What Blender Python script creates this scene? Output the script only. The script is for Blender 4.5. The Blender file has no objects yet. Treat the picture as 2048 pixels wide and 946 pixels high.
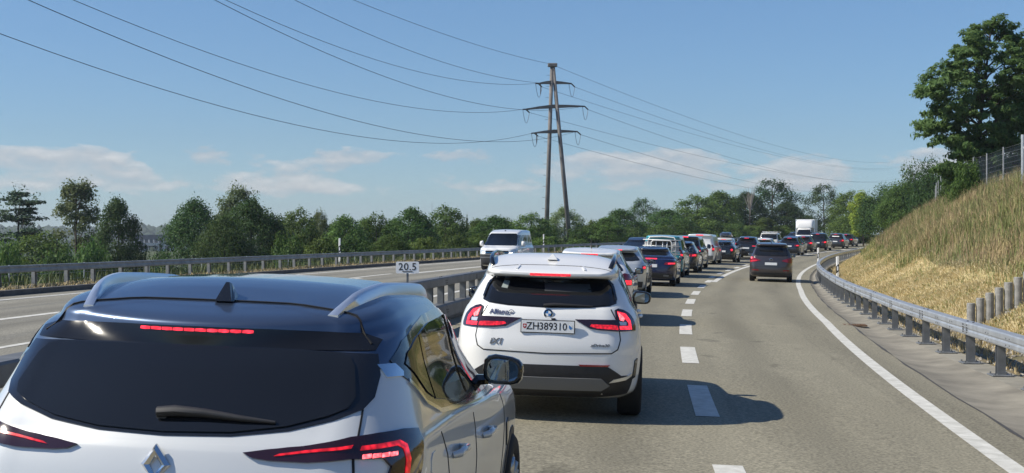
import bpy, bmesh, math, random
import numpy as np
from mathutils import Vector, Matrix, geometry
from mathutils.bvhtree import BVHTree
R = math.radians
rng = np.random.default_rng(7)
random.seed(7)
scene = bpy.context.scene
col = scene.collection

# ------------------------------------------------------------------ camera, sky, sun, exposure
CAM_H = 1.80
cam_data = bpy.data.cameras.new('camera')
cam_data.lens = 49.9
cam_data.sensor_width = 36.0
cam_data.clip_start = 0.1
cam_data.clip_end = 20000
cam = bpy.data.objects.new('camera', cam_data)
cam.location = (0, 0, CAM_H)
cam.rotation_euler = (R(90.04), 0, 0)
col.objects.link(cam)
scene.camera = cam

SUN_ELEV, SUN_AZ = R(43), R(-98)          # azimuth from +Y, clockwise; sun stands at the left, a little behind
world = bpy.data.worlds.new('World')
scene.world = world
world.use_nodes = True
nt = world.node_tree
nt.nodes.clear()
def wn(t, **kw):
    n = nt.nodes.new(t)
    for k, v in kw.items(): setattr(n, k, v)
    return n
def wl(a, b): nt.links.new(a, b)
def wmath(op, a, b=None, c=None, clamp=False):
    n = wn('ShaderNodeMath', operation=op, use_clamp=clamp)
    for i, v in enumerate((a, b, c)):
        if v is None: continue
        if isinstance(v, (int, float)): n.inputs[i].default_value = v
        else: wl(v, n.inputs[i])
    return n.outputs[0]
sky = wn('ShaderNodeTexSky', sky_type='NISHITA')
sky.sun_disc = False
sky.sun_elevation = SUN_ELEV
sky.sun_rotation = SUN_AZ
sky.altitude = 500
sky.air_density = 1.0
sky.dust_density = 0.35
sky.ozone_density = 3.0
tc = wn('ShaderNodeTexCoord')
sep = wn('ShaderNodeSeparateXYZ'); wl(tc.outputs['Generated'], sep.inputs[0])
elev = wmath('MULTIPLY', wmath('ARCSINE', sep.outputs[2]), 57.2958)
azim = wmath('MULTIPLY', wmath('ARCTAN2', sep.outputs[0], sep.outputs[1]), 57.2958)
vec = wn('ShaderNodeCombineXYZ')
wl(wmath('MULTIPLY', azim, 0.34), vec.inputs[0]); wl(wmath('MULTIPLY', elev, 0.95), vec.inputs[1])
vec.inputs[2].default_value = 3.7
n1 = wn('ShaderNodeTexNoise'); n1.inputs['Scale'].default_value = 0.9; n1.inputs['Detail'].default_value = 12
n1.inputs['Roughness'].default_value = 0.60; wl(vec.outputs[0], n1.inputs['Vector'])
def wramp(v, pts):
    n = wn('ShaderNodeValToRGB'); e = n.color_ramp.elements
    while len(e) < len(pts): e.new(0.5)
    for i, (p, c) in enumerate(pts):
        e[i].position = p
        e[i].color = (c, c, c, 1) if isinstance(c, (int, float)) else (*c, 1)
    if v is not None: wl(v, n.inputs[0])
    return n.outputs[0]
band = wramp(wmath('DIVIDE', elev, 10.0, clamp=True), [(0.0, 0.0), (0.13, 0.35), (0.20, 1), (0.33, 0.95), (0.42, 0.0)])
cl = wramp(wmath('ADD', n1.outputs['Fac'], wmath('MULTIPLY', wmath('SUBTRACT', band, 1.0), 0.45)), [(0.44, 0), (0.49, 0.55), (0.58, 0.85), (0.70, 1)])
wisp_v = wn('ShaderNodeCombineXYZ'); wl(wmath('MULTIPLY', azim, 0.06), wisp_v.inputs[0]); wl(wmath('MULTIPLY', elev, 0.3), wisp_v.inputs[1])
n2 = wn('ShaderNodeTexNoise'); n2.inputs['Scale'].default_value = 1.0; n2.inputs['Detail'].default_value = 4; wl(wisp_v.outputs[0], n2.inputs['Vector'])
skycol = wn('ShaderNodeHueSaturation'); skycol.inputs['Saturation'].default_value = 1.0; skycol.inputs['Value'].default_value = 1.0
wl(sky.outputs[0], skycol.inputs['Color'])
# the sky keeps deepening with height above the horizon, all the way round
tint = wn('ShaderNodeMix', data_type='RGBA', blend_type='MULTIPLY'); tint.inputs['Factor'].default_value = 1.0
wl(skycol.outputs[0], tint.inputs['A'])
wl(wramp(wmath('DIVIDE', elev, 25.0, clamp=True), [(0.0, (0.44, 0.57, 0.73)), (0.16, (0.44, 0.54, 0.66)), (0.38, (0.475, 0.59, 0.70)), (1.0, (0.48, 0.64, 0.80))]), tint.inputs['B'])
cmix = wn('ShaderNodeMix', data_type='RGBA')
wl(wmath('MULTIPLY', cl, 0.72), cmix.inputs['Factor'])
wl(tint.outputs['Result'], cmix.inputs['A'])
vecb = wn('ShaderNodeCombineXYZ'); wl(wmath('MULTIPLY', azim, 0.34), vecb.inputs[0]); wl(wmath('MULTIPLY', wmath('ADD', elev, 0.22), 0.95), vecb.inputs[1]); vecb.inputs[2].default_value = 3.7
n1b = wn('ShaderNodeTexNoise'); n1b.inputs['Scale'].default_value = 0.9; n1b.inputs['Detail'].default_value = 12; n1b.inputs['Roughness'].default_value = 0.60; wl(vecb.outputs[0], n1b.inputs['Vector'])
lit = wramp(wmath('ADD', wmath('MULTIPLY', wmath('SUBTRACT', n1.outputs['Fac'], n1b.outputs['Fac']), 3.0), 0.5), [(0.25, (3.1, 3.2, 3.45)), (0.55, (3.9, 3.75, 3.75)), (0.9, (5.0, 4.75, 4.6))])
wl(lit, cmix.inputs['B'])
bg = wn('ShaderNodeBackground'); bg.inputs['Strength'].default_value = 0.10
wl(cmix.outputs['Result'], bg.inputs['Color'])
out = wn('ShaderNodeOutputWorld'); wl(bg.outputs[0], out.inputs[0])

sun_data = bpy.data.lights.new('sun', 'SUN')
sun_data.energy = 3.6
sun_data.angle = R(0.53)
sun_data.color = (1.0, 0.93, 0.80)
sun = bpy.data.objects.new('sun', sun_data)
sdir = Vector((math.sin(SUN_AZ) * math.cos(SUN_ELEV), math.cos(SUN_AZ) * math.cos(SUN_ELEV), math.sin(SUN_ELEV)))
sun.rotation_euler = sdir.to_track_quat('Z', 'Y').to_euler()
sun.location = sdir * 60
col.objects.link(sun)
vs = scene.view_settings
scene.display_settings.display_device = 'sRGB'
vs.view_transform = 'Standard'; vs.look = 'None'; vs.gamma = 1; vs.exposure = 0.70; vs.use_curve_mapping = False
scene.cycles.max_bounces = 6
scene.cycles.transparent_max_bounces = 8
scene.cycles.use_denoising = True

# ------------------------------------------------------------------ materials
def mat(name, base, rough=0.6, metal=0.0, coat=0.0, emit=None, estr=0.0, var=0.0, vscale=5.0, bump=0.0, bscale=40.0, spec=0.5, col2=None, detail=5, island=0.0, coord='Object', stretch=None, trans=0.0, coat_rough=0.03, alpha=None):
    m = bpy.data.materials.new(name); m.use_nodes = True
    t = m.node_tree; p = t.nodes['Principled BSDF']
    p.inputs['Base Color'].default_value = (*base, 1)
    p.inputs['Roughness'].default_value = rough
    p.inputs['Metallic'].default_value = metal
    p.inputs['Coat Weight'].default_value = coat
    p.inputs['Coat Roughness'].default_value = coat_rough
    p.inputs['Specular IOR Level'].default_value = spec
    if alpha is not None: p.inputs['Alpha'].default_value = alpha
    if emit: p.inputs['Emission Color'].default_value = (*emit, 1); p.inputs['Emission Strength'].default_value = estr
    if trans: p.inputs['Transmission Weight'].default_value = trans
    if var or bump or col2 or island:
        tcn = t.nodes.new('ShaderNodeTexCoord'); src = tcn.outputs[coord]
        if stretch:
            mp = t.nodes.new('ShaderNodeMapping'); mp.inputs['Scale'].default_value = stretch
            t.links.new(src, mp.inputs[0]); src = mp.outputs[0]
    if var or col2 or island:
        nz = t.nodes.new('ShaderNodeTexNoise'); nz.inputs['Scale'].default_value = vscale; nz.inputs['Detail'].default_value = detail
        nz.inputs['Roughness'].default_value = 0.6
        t.links.new(src, nz.inputs['Vector'])
        fac = nz.outputs['Fac']
        if island:
            g = t.nodes.new('ShaderNodeNewGeometry')
            mm = t.nodes.new('ShaderNodeMix'); mm.inputs['Factor'].default_value = island
            t.links.new(fac, mm.inputs['A']); t.links.new(g.outputs['Random Per Island'], mm.inputs['B']); fac = mm.outputs['Result']
        rp = t.nodes.new('ShaderNodeValToRGB')
        c2 = col2 if col2 else tuple(c * (1 - var) for c in base)
        c1 = base if col2 else tuple(min(1, c * (1 + var)) for c in base)
        rp.color_ramp.elements[0].position = 0.32; rp.color_ramp.elements[1].position = 0.68
        rp.color_ramp.elements[0].color = (*c2, 1); rp.color_ramp.elements[1].color = (*c1, 1)
        t.links.new(fac, rp.inputs[0]); t.links.new(rp.outputs[0], p.inputs['Base Color'])
    if bump:
        nb = t.nodes.new('ShaderNodeTexNoise'); nb.inputs['Scale'].default_value = bscale; nb.inputs['Detail'].default_value = 4
        t.links.new(src, nb.inputs['Vector'])
        b = t.nodes.new('ShaderNodeBump'); b.inputs['Strength'].default_value = bump; b.inputs['Distance'].default_value = 0.02
        t.links.new(nb.outputs['Fac'], b.inputs['Height']); t.links.new(b.outputs[0], p.inputs['Normal'])
    return m

def leaf_mat(name, c1, c2, tr=0.35):
    m = bpy.data.materials.new(name); m.use_nodes = True
    t = m.node_tree; t.nodes.clear()
    def N(x): return t.nodes.new(x)
    g = N('ShaderNodeNewGeometry'); tcn = N('ShaderNodeTexCoord')
    nz = N('ShaderNodeTexNoise'); nz.inputs['Scale'].default_value = 0.45; nz.inputs['Detail'].default_value = 3
    t.links.new(tcn.outputs['Object'], nz.inputs['Vector'])
    mx = N('ShaderNodeMix'); mx.inputs['Factor'].default_value = 0.5
    t.links.new(nz.outputs['Fac'], mx.inputs['A']); t.links.new(g.outputs['Random Per Island'], mx.inputs['B'])
    rp = N('ShaderNodeValToRGB'); rp.color_ramp.elements[0].position = 0.25; rp.color_ramp.elements[1].position = 0.75
    rp.color_ramp.elements[0].color = (*c1, 1); rp.color_ramp.elements[1].color = (*c2, 1)
    t.links.new(mx.outputs['Result'], rp.inputs[0])
    oi = N('ShaderNodeObjectInfo'); hv = N('ShaderNodeHueSaturation'); m1 = N('ShaderNodeMapRange'); m2 = N('ShaderNodeMapRange'); fr = N('ShaderNodeMath'); fr.operation = 'FRACT'; mu7 = N('ShaderNodeMath'); mu7.operation = 'MULTIPLY'; mu7.inputs[1].default_value = 7.3
    m1.inputs['To Min'].default_value = 0.478; m1.inputs['To Max'].default_value = 0.518; m2.inputs['To Min'].default_value = 0.68; m2.inputs['To Max'].default_value = 1.28
    t.links.new(oi.outputs['Random'], m1.inputs[0]); t.links.new(oi.outputs['Random'], mu7.inputs[0]); t.links.new(mu7.outputs[0], fr.inputs[0]); t.links.new(fr.outputs[0], m2.inputs[0])
    t.links.new(m1.outputs[0], hv.inputs['Hue']); t.links.new(m2.outputs[0], hv.inputs['Value']); t.links.new(rp.outputs[0], hv.inputs['Color']); rp = hv
    d = N('ShaderNodeBsdfPrincipled'); d.inputs['Roughness'].default_value = 0.6; d.inputs['Specular IOR Level'].default_value = 0.18
    t.links.new(rp.outputs[0], d.inputs['Base Color'])
    tl = N('ShaderNodeBsdfTranslucent')
    hs = N('ShaderNodeHueSaturation'); hs.inputs['Hue'].default_value = 0.48; hs.inputs['Value'].default_value = 1.3
    t.links.new(rp.outputs[0], hs.inputs['Color']); t.links.new(hs.outputs[0], tl.inputs['Color'])
    ms = N('ShaderNodeMixShader'); ms.inputs[0].default_value = tr
    t.links.new(d.outputs[0], ms.inputs[1]); t.links.new(tl.outputs[0], ms.inputs[2])
    o = N('ShaderNodeOutputMaterial'); t.links.new(ms.outputs[0], o.inputs[0])
    return m

def asphalt_mat(name, c, wear=0.12, bands=(), tone=(1, 1, 1)):
    """speckled asphalt; bands = offsets (m, along UV.y) of wheel paths polished a little darker"""
    m = bpy.data.materials.new(name); m.use_nodes = True
    t = m.node_tree; p = t.nodes['Principled BSDF']
    def N(x): return t.nodes.new(x)
    tcn = N('ShaderNodeTexCoord'); uv = tcn.outputs['UV']; ob = tcn.outputs['Object']
    sp = N('ShaderNodeTexNoise'); sp.inputs['Scale'].default_value = 34; sp.inputs['Detail'].default_value = 3; sp.inputs['Roughness'].default_value = 0.7
    t.links.new(ob, sp.inputs['Vector'])
    r1 = N('ShaderNodeValToRGB'); e = r1.color_ramp.elements
    e[0].position = 0.36; e[1].position = 0.66
    e[0].color = tuple(x * 0.60 for x in c) + (1,); e[1].color = tuple(x * 1.42 for x in c) + (1,)
    t.links.new(sp.outputs['Fac'], r1.inputs[0])
    big = N('ShaderNodeTexNoise'); big.inputs['Scale'].default_value = 1.0; big.inputs['Detail'].default_value = 5
    mp = N('ShaderNodeMapping'); mp.inputs['Scale'].default_value = (0.12, 1.1, 1)
    t.links.new(uv, mp.inputs[0]); t.links.new(mp.outputs[0], big.inputs['Vector'])
    mr = N('ShaderNodeMapRange'); mr.inputs['From Min'].default_value = 0.3; mr.inputs['From Max'].default_value = 0.7
    mr.inputs['To Min'].default_value = 1 - wear; mr.inputs['To Max'].default_value = 1 + wear
    t.links.new(big.outputs['Fac'], mr.inputs[0])
    fac = mr.outputs[0]
    sx = N('ShaderNodeSeparateXYZ'); t.links.new(uv, sx.inputs[0])
    for b in bands:
        a = N('ShaderNodeMath'); a.operation = 'SUBTRACT'; a.inputs[1].default_value = b; t.links.new(sx.outputs[1], a.inputs[0])
        q = N('ShaderNodeMath'); q.operation = 'ABSOLUTE'; t.links.new(a.outputs[0], q.inputs[0])
        k = N('ShaderNodeMapRange'); k.interpolation_type = 'SMOOTHSTEP'
        k.inputs['From Min'].default_value = 0.0; k.inputs['From Max'].default_value = 0.55
        k.inputs['To Min'].default_value = 0.83; k.inputs['To Max'].default_value = 1.0
        t.links.new(q.outputs[0], k.inputs[0])
        mu = N('ShaderNodeMath'); mu.operation = 'MULTIPLY'; t.links.new(fac, mu.inputs[0]); t.links.new(k.outputs[0], mu.inputs[1]); fac = mu.outputs[0]
    for sc_, lo_, hi_, dk in (((.9, 1.6, 1), .65, .72, .72), ((.05, 3.0, 1), .60, .72, .88), ((.35, .5, 1), .62, .66, 1.10)):
        st = N('ShaderNodeTexNoise'); st.inputs['Scale'].default_value = 1.0; st.inputs['Detail'].default_value = 6; m2 = N('ShaderNodeMapping'); m2.inputs['Scale'].default_value = sc_; m2.inputs['Location'].default_value = (sc_[0] * 31, sc_[1] * 17, 0)
        t.links.new(uv, m2.inputs[0]); t.links.new(m2.outputs[0], st.inputs['Vector'])
        k2 = N('ShaderNodeMapRange'); k2.interpolation_type = 'SMOOTHSTEP'; k2.inputs['From Min'].default_value = lo_; k2.inputs['From Max'].default_value = hi_; k2.inputs['To Min'].default_value = 1.0; k2.inputs['To Max'].default_value = dk
        t.links.new(st.outputs['Fac'], k2.inputs[0]); mu = N('ShaderNodeMath'); mu.operation = 'MULTIPLY'; t.links.new(fac, mu.inputs[0]); t.links.new(k2.outputs[0], mu.inputs[1]); fac = mu.outputs[0]
    mx = N('ShaderNodeMix'); mx.data_type = 'RGBA'; mx.blend_type = 'MULTIPLY'; mx.inputs['Factor'].default_value = 1
    t.links.new(r1.outputs[0], mx.inputs['A']); t.links.new(fac, mx.inputs['B'])
    t.links.new(mx.outputs['Result'], p.inputs['Base Color'])
    p.inputs['Roughness'].default_value = 0.85; p.inputs['Specular IOR Level'].default_value = 0.3
    b = N('ShaderNodeBump'); b.inputs['Strength'].default_value = 0.5; b.inputs['Distance'].default_value = 0.006
    t.links.new(sp.outputs['Fac'], b.inputs['Height']); t.links.new(b.outputs[0], p.inputs['Normal'])
    return m

M = {}
M['asphalt'] = asphalt_mat('asphalt', (0.228, 0.210, 0.154), bands=(-0.95, -2.6, 0.9, 2.6))
M['asphalt_far'] = asphalt_mat('oncoming_asphalt', (0.225, 0.212, 0.172), wear=0.10, bands=(7.1, 8.7, 10.4, 12.0, 13.6, 15.2))
M['gutter'] = mat('gutter_concrete', (0.225, 0.207, 0.168), 0.9, var=0.28, vscale=1.6, bump=0.3, bscale=60, detail=8)
M['apron'] = mat('apron_concrete', (0.25, 0.235, 0.195), 0.9, var=0.22, vscale=2.2, bump=0.3, bscale=60, detail=8)
M['paint_line'] = mat('road_paint', (0.66, 0.65, 0.60), 0.75, col2=(0.46, 0.45, 0.40), vscale=7, bump=0.3, bscale=90, detail=10)
M['steel'] = mat('galvanised_steel', (0.42, 0.44, 0.46), 0.48, metal=0.55, var=0.16, vscale=3.5, detail=6, bump=0.05, bscale=30)
M['steel_dull'] = mat('weathered_steel', (0.30, 0.31, 0.31), 0.6, metal=0.35, var=0.25, vscale=2.5, detail=7, bump=0.08, bscale=30)
M['shaded_median_steel'] = mat('shaded_median_steel', (0.135, 0.138, 0.14), 0.6, metal=0.3, var=0.25, vscale=2.5, detail=7, bump=0.08, bscale=30)  # darker copy of the weathered steel; the barrier's shaded side put into the colour
M['steel_dark'] = mat('dark_post_steel', (0.17, 0.18, 0.19), 0.55, metal=0.4, var=0.2, vscale=6)
M['soil'] = mat('verge_soil', (0.20, 0.155, 0.09), 0.95, col2=(0.11, 0.10, 0.05), vscale=1.3, bump=0.8, bscale=14, detail=8)
M['stone'] = mat('gravel_stone', (0.27, 0.25, 0.215), 0.9, var=0.35, vscale=9, island=0.7)
M['mown'] = mat('mown_bank', (0.58, 0.47, 0.25), 0.95, col2=(0.36, 0.31, 0.14), vscale=1.1, bump=1.0, bscale=9, detail=8)
M['bank'] = mat('bank_soil', (0.17, 0.135, 0.06), 0.95, col2=(0.075, 0.085, 0.03), vscale=0.8, bump=0.8, bscale=8, detail=8)
M['field'] = mat('valley_ground', (0.07, 0.085, 0.03), 0.95, col2=(0.045, 0.065, 0.022), vscale=0.05, bump=0.3, bscale=2, detail=8)
M['straw'] = mat('dry_grass', (0.58, 0.46, 0.24), 0.8, col2=(0.27, 0.21, 0.10), vscale=0.35, island=0.6)
M['straw_green'] = mat('green_grass', (0.24, 0.25, 0.08), 0.8, col2=(0.11, 0.15, 0.045), vscale=0.35, island=0.6)
M['cut_grass'] = mat('cut_grass', (0.66, 0.55, 0.33), 0.85, col2=(0.44, 0.37, 0.20), vscale=0.6, island=0.6)
M['bark'] = mat('bark', (0.075, 0.06, 0.045), 0.9, var=0.35, vscale=6, bump=0.6, bscale=14)
M['concrete_post'] = mat('palisade_concrete', (0.27, 0.265, 0.25), 0.9, var=0.3, vscale=7, bump=0.4, bscale=50, detail=8)
M['pole'] = mat('pylon_concrete', (0.17, 0.155, 0.145), 0.85, var=0.3, vscale=1.2, detail=8)
M['wire'] = mat('cable', (0.05, 0.055, 0.06), 0.5, metal=0.5)
M['white_plastic'] = mat('white_plastic', (0.80, 0.80, 0.78), 0.45, var=0.05, vscale=8)
M['black'] = mat('black_plastic', (0.018, 0.018, 0.02), 0.5, var=0.15, vscale=20)
M['sign'] = mat('sign_white', (0.84, 0.85, 0.85), 0.4, var=0.06, vscale=14)
M['ink'] = mat('black_lettering', (0.015, 0.015, 0.018), 0.45)

# ------------------------------------------------------------------ object helpers
def tag(o, label=None, cat=None, group=None, kind=None):
    if label: o['label'] = label
    if cat: o['category'] = cat
    if group: o['group'] = group
    if kind: o['kind'] = kind
    return o
def empty(name, loc=(0, 0, 0), rot=None):
    o = bpy.data.objects.new(name, None); col.objects.link(o)
    o.empty_display_size = 0.2
    o.location = loc
    if rot is not None: o.rotation_euler = rot
    return o
def link(name, me, parent=None, loc=None):
    o = bpy.data.objects.new(name, me); col.objects.link(o)
    if parent is not None: o.parent = parent
    if loc is not None: o.location = loc
    return o
def mesh(name, V, F, m=None, smooth=False):
    me = bpy.data.meshes.new(name)
    me.from_pydata([tuple(map(float, v)) for v in V], [], [tuple(map(int, f)) for f in F])
    if m is not None: me.materials.append(m)
    if smooth: me.polygons.foreach_set('use_smooth', np.ones(len(me.polygons), bool))
    me.update()
    return me
def obj(name, V, F, m=None, parent=None, smooth=False, loc=None):
    return link(name, mesh(name, V, F, m, smooth), parent, loc)
def fastmesh(name, V, F, m, smooth=False):
    """V (n,3), F (k,c) numpy; all faces of the same size"""
    me = bpy.data.meshes.new(name)
    V = np.ascontiguousarray(V, dtype=np.float32); F = np.ascontiguousarray(F, dtype=np.int32)
    k, c = F.shape
    me.vertices.add(len(V)); me.vertices.foreach_set('co', V.ravel())
    me.loops.add(k * c); me.loops.foreach_set('vertex_index', F.ravel())
    me.polygons.add(k); me.polygons.foreach_set('loop_start', np.arange(0, k * c, c, dtype=np.int32))
    if smooth: me.polygons.foreach_set('use_smooth', np.ones(k, bool))
    me.update(calc_edges=True)
    if m is not None: me.materials.append(m)
    return me
class MB:
    def __init__(s): s.V = []; s.F = []
    def add(s, V, F):
        n = len(s.V); s.V += [tuple(v) for v in V]; s.F += [tuple(i + n for i in f) for f in F]
    def box(s, c, d, rot=None, bev=0.0):
        x, y, z = d[0] / 2, d[1] / 2, d[2] / 2
        if bev:
            b = min(bev, x * .9, y * .9, z * .9)
            vs = []; 
            for sz in (-1, 1):
                for k, (X, Y, Z) in enumerate(((x - b, y - b, z), (x, y, z - b))):
                    pass
            # octagonal-ish chamfer: ring stack
            def ring(X, Y, Z, c2): return [(X - c2, -Y, Z), (X, -Y + c2, Z), (X, Y - c2, Z), (X - c2, Y, Z), (-X + c2, Y, Z), (-X, Y - c2, Z), (-X, -Y + c2, Z), (-X + c2, -Y, Z)]
            rings = [ring(x - b, y - b, -z, b * .5), ring(x, y, -z + b, b), ring(x, y, z - b, b), ring(x - b, y - b, z, b * .5)]
            V = [v for r in rings for v in r]
            F = [tuple(range(7, -1, -1)), tuple(range(24, 32))]
            for r in range(3):
                for i in range(8):
                    j = (i + 1) % 8
                    F.append((r * 8 + i, r * 8 + j, r * 8 + 8 + j, r * 8 + 8 + i))
        else:
            V = [(a * x, b2 * y, c2 * z) for c2 in (-1, 1) for b2 in (-1, 1) for a in (-1, 1)]
            F = [(0, 2, 3, 1), (4, 5, 7, 6), (0, 1, 5, 4), (2, 6, 7, 3), (0, 4, 6, 2), (1, 3, 7, 5)]
        if rot is not None: V = [tuple(rot @ Vector(v)) for v in V]
        s.add([(v[0] + c[0], v[1] + c[1], v[2] + c[2]) for v in V], F)
    def tube(s, pts, rad, n=8, cap=True):
        pts = [Vector(p) for p in pts]
        if isinstance(rad, (int, float)): rad = [rad] * len(pts)
        V = []; prev = None
        for i, p in enumerate(pts):
            t = (pts[min(i + 1, len(pts) - 1)] - pts[max(i - 1, 0)]).normalized()
            if prev is None:
                a = Vector((0, 0, 1)) if abs(t.z) < .9 else Vector((1, 0, 0))
                u = t.cross(a).normalized()
            else:
                u = (prev - t * prev.dot(t)).normalized()
            prev = u; w = t.cross(u)
            for k in range(n):
                an = 2 * math.pi * k / n
                V.append(p + (u * math.cos(an) + w * math.sin(an)) * rad[i])
        F = []
        for i in range(len(pts) - 1):
            for k in range(n):
                k2 = (k + 1) % n
                F.append((i * n + k, i * n + k2, (i + 1) * n + k2, (i + 1) * n + k))
        if cap: F += [tuple(range(n - 1, -1, -1)), tuple(range((len(pts) - 1) * n, len(pts) * n))]
        s.add(V, F)
    def disc(s, c, axis, r, depth, n=20):
        c = Vector(c); a = Vector(axis).normalized()
        s.tube([c, c + a * depth], r, n)
    def lathe(s, prof, n, axis='y', c=(0, 0, 0)):
        """prof: list of (radius, offset along the axis)"""
        V = []; F = []
        for r, o in prof:
            for k in range(n):
                an = 2 * math.pi * k / n
                V.append((c[0] + r * math.cos(an), c[1] + o, c[2] + r * math.sin(an)) if axis == 'y' else (c[0] + r * math.cos(an), c[1] + r * math.sin(an), c[2] + o))
        for i in range(len(prof) - 1):
            for k in range(n):
                k2 = (k + 1) % n
                F.append((i * n + k, i * n + k2, (i + 1) * n + k2, (i + 1) * n + k))
        s.add(V, F)
    def mesh(s, name, m, smooth=False): return mesh(name, s.V, s.F, m, smooth)
    def obj(s, name, m, parent=None, smooth=False, loc=None): return obj(name, s.V, s.F, m, parent, smooth, loc)
def auto(o, ang=40):
    """smooth shading with hard edges kept"""
    me = o.data
    me.polygons.foreach_set('use_smooth', np.ones(len(me.polygons), bool))
    bm = bmesh.new(); bm.from_mesh(me)
    for e in bm.edges:
        if len(e.link_faces) == 2 and e.calc_face_angle(0) > R(ang): e.smooth = False
    bm.to_mesh(me); bm.free()
    return o
def text(name, s, size, m, parent, loc, rot, extrude=0.002, align='CENTER', sx=1.0, bold=0.0, shear=0.0, space=1.0):
    c = bpy.data.curves.new(name, 'FONT'); c.body = s; c.size = size; c.extrude = extrude; c.align_x = align; c.align_y = 'CENTER'
    c.offset = bold; c.shear = shear; c.space_character = space; c.resolution_u = 3
    tmp = bpy.data.objects.new(name, c)
    me = bpy.data.meshes.new_from_object(tmp); bpy.data.objects.remove(tmp); bpy.data.curves.remove(c)
    me.name = name; me.materials.clear(); me.materials.append(m)
    o = link(name, me, parent, loc); o.rotation_euler = rot; o.scale = (sx, 1, 1)
    return o

# ------------------------------------------------------------------ road geometry: y runs ahead, u is metres to the left of the block line
def xr(y): return 0.89 + 0.06 * y + 0.00109 * y * y
def head(y): return math.atan(0.06 + 0.00218 * y)
def zu(u):
    if u > 5: return 0.15 + 0.012 * (u - 5)
    return 0.03 * max(u, -4.6) if u > -4.6 else -0.138
def zp(y): return 0.000045 * max(0.0, y - 50) ** 2
def P(y, u, dz=0.0):
    h = head(y)
    return Vector((xr(y) - u * math.cos(h), y + u * math.sin(h), zp(y) + zu(u) + dz))
def wr(y):   # width of the opening right lane
    return float(np.interp(y, [-40, 0, 11, 19, 32, 52, 65, 86, 400], [1.2, 1.85, 2.2, 2.5, 3.0, 3.45, 3.55, 3.65, 3.65]))
def gr(y):   # right guardrail offset from the block line
    return -(wr(y) + float(np.interp(y, [-40, 19, 30, 50, 72, 400], [1.95, 1.78, 1.42, 1.15, 0.98, 0.98])))
def ribbon(name, y0, y1, step, ul, ur, dz, m, nu=2, kind='structure', zf=None, parent=None):
    """a strip of ground between offsets ul (left) and ur (right); UV = (distance, offset)"""
    n = max(2, int(round((y1 - y0) / step)) + 1)
    V = []; UV = []
    for i in range(n):
        y = y0 + (y1 - y0) * i / (n - 1)
        a = ul(y) if callable(ul) else ul; b = ur(y) if callable(ur) else ur
        for k in range(nu):
            u = a + (b - a) * k / (nu - 1)
            p = P(y, u, dz)
            if zf is not None: p.z = zf(y, u)
            V.append(p); UV.append((y, u))
    F = [(i * nu + k, i * nu + k + 1, (i + 1) * nu + k + 1, (i + 1) * nu + k) for i in range(n - 1) for k in range(nu - 1)]
    F = [f[::-1] for f in F] if (V[1] - V[0]).cross(V[nu] - V[0]).z < 0 else F
    me = mesh(name, V, F, m, True)
    uvl = me.uv_layers.new(name='UVMap')
    idx = np.empty(len(me.loops), np.int32); me.loops.foreach_get('vertex_index', idx)
    uvl.data.foreach_set('uv', np.array(UV, np.float32)[idx].ravel())
    o = link(name, me, parent)
    if kind: o['kind'] = kind
    return o
# ------------------------------------------------------------------ setting: ground, roads, markings
def bank_h(v):      # height of the cutting to the right of the guardrail, v metres behind it
    return float(np.interp(v, [-0.3, 0.5, 1.0, 2.6, 5.0, 7.2, 9.0, 14, 60], [0.0, 0.0, 0.14, 0.95, 2.75, 4.0, 4.35, 4.6, 6.0]))
def bank_pt(y, v):
    u = gr(y) - v
    p = P(y, u)
    fall = float(np.interp(y, [-60, 15, 30, 130, 230, 320], [0.6, 0.9, 1, 1, 0.8, 0.3]))
    bumps = 0.0 if v < 0.6 else (0.10 * math.sin(y * 0.21 + v) + 0.08 * math.sin(y * 0.53 + 2.3 * v) + 0.05 * math.sin(y * 1.3 + v * 3.1)) * min(1, v / 3)
    p.z = zp(y) - 0.138 + bank_h(v) * fall + bumps
    return p
def left_h(u):
    return float(np.interp(u, [17.6, 18.4, 20.2, 22, 27, 34, 45, 60, 120], [0.30, 0.34, 0.36, -0.1, -2.0, -3.6, -5.6, -7.0, -8.5]))
def left_pt(y, u):
    p = P(y, u)
    rise = float(np.interp(y, [0, 60, 120, 200, 320], [0, 0, 0.25, 0.75, 0.9]))
    h = left_h(u)
    p.z = zp(y) + (h if h > 0.25 else h + (0.3 - h) * rise)
    return p
# one far sheet to the horizon
V = []; F = []
rad = [0, 60, 200, 500, 1000, 2000, 3300]
for i, r_ in enumerate(rad):
    for k in range(48):
        a = 2 * math.pi * k / 48
        V.append((r_ * math.sin(a), r_ * math.cos(a), -9.0))
F = [(i * 48 + k, i * 48 + (k + 1) % 48, (i + 1) * 48 + (k + 1) % 48, (i + 1) * 48 + k) for i in range(len(rad) - 1) for k in range(48)]
o = obj('ground', V, F, M['field']); o['kind'] = 'structure'

ribbon('road', -40, 300, 2.0, 6.15, lambda y: -(wr(y) + 0.62), 0.0, M['asphalt'], nu=8)
ribbon('oncoming_road', -40, 300, 2.0, 17.3, 6.15, 0.0, M['asphalt_far'], nu=6)
def gz(y, u):       # shallow concrete gutter
    a, b = -(wr(y) + 0.62), gr(y) + 0.16
    t = min(1, max(0, (u - a) / (b - a))) if b != a else 0
    return zp(y) - 0.108 - 0.004 - 0.05 * math.sin(math.pi * min(1, t)) - 0.02 * t
ribbon('gutter', -40, 300, 2.0, lambda y: -(wr(y) + 0.62), lambda y: gr(y) + 0.16, 0.0, M['gutter'], nu=6, zf=gz)
ribbon('apron', -40, 300, 2.0, lambda y: gr(y) + 0.16, lambda y: gr(y) - 0.25, 0.0, M['apron'], nu=3, zf=lambda y, u: zp(y) - 0.132)
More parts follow.
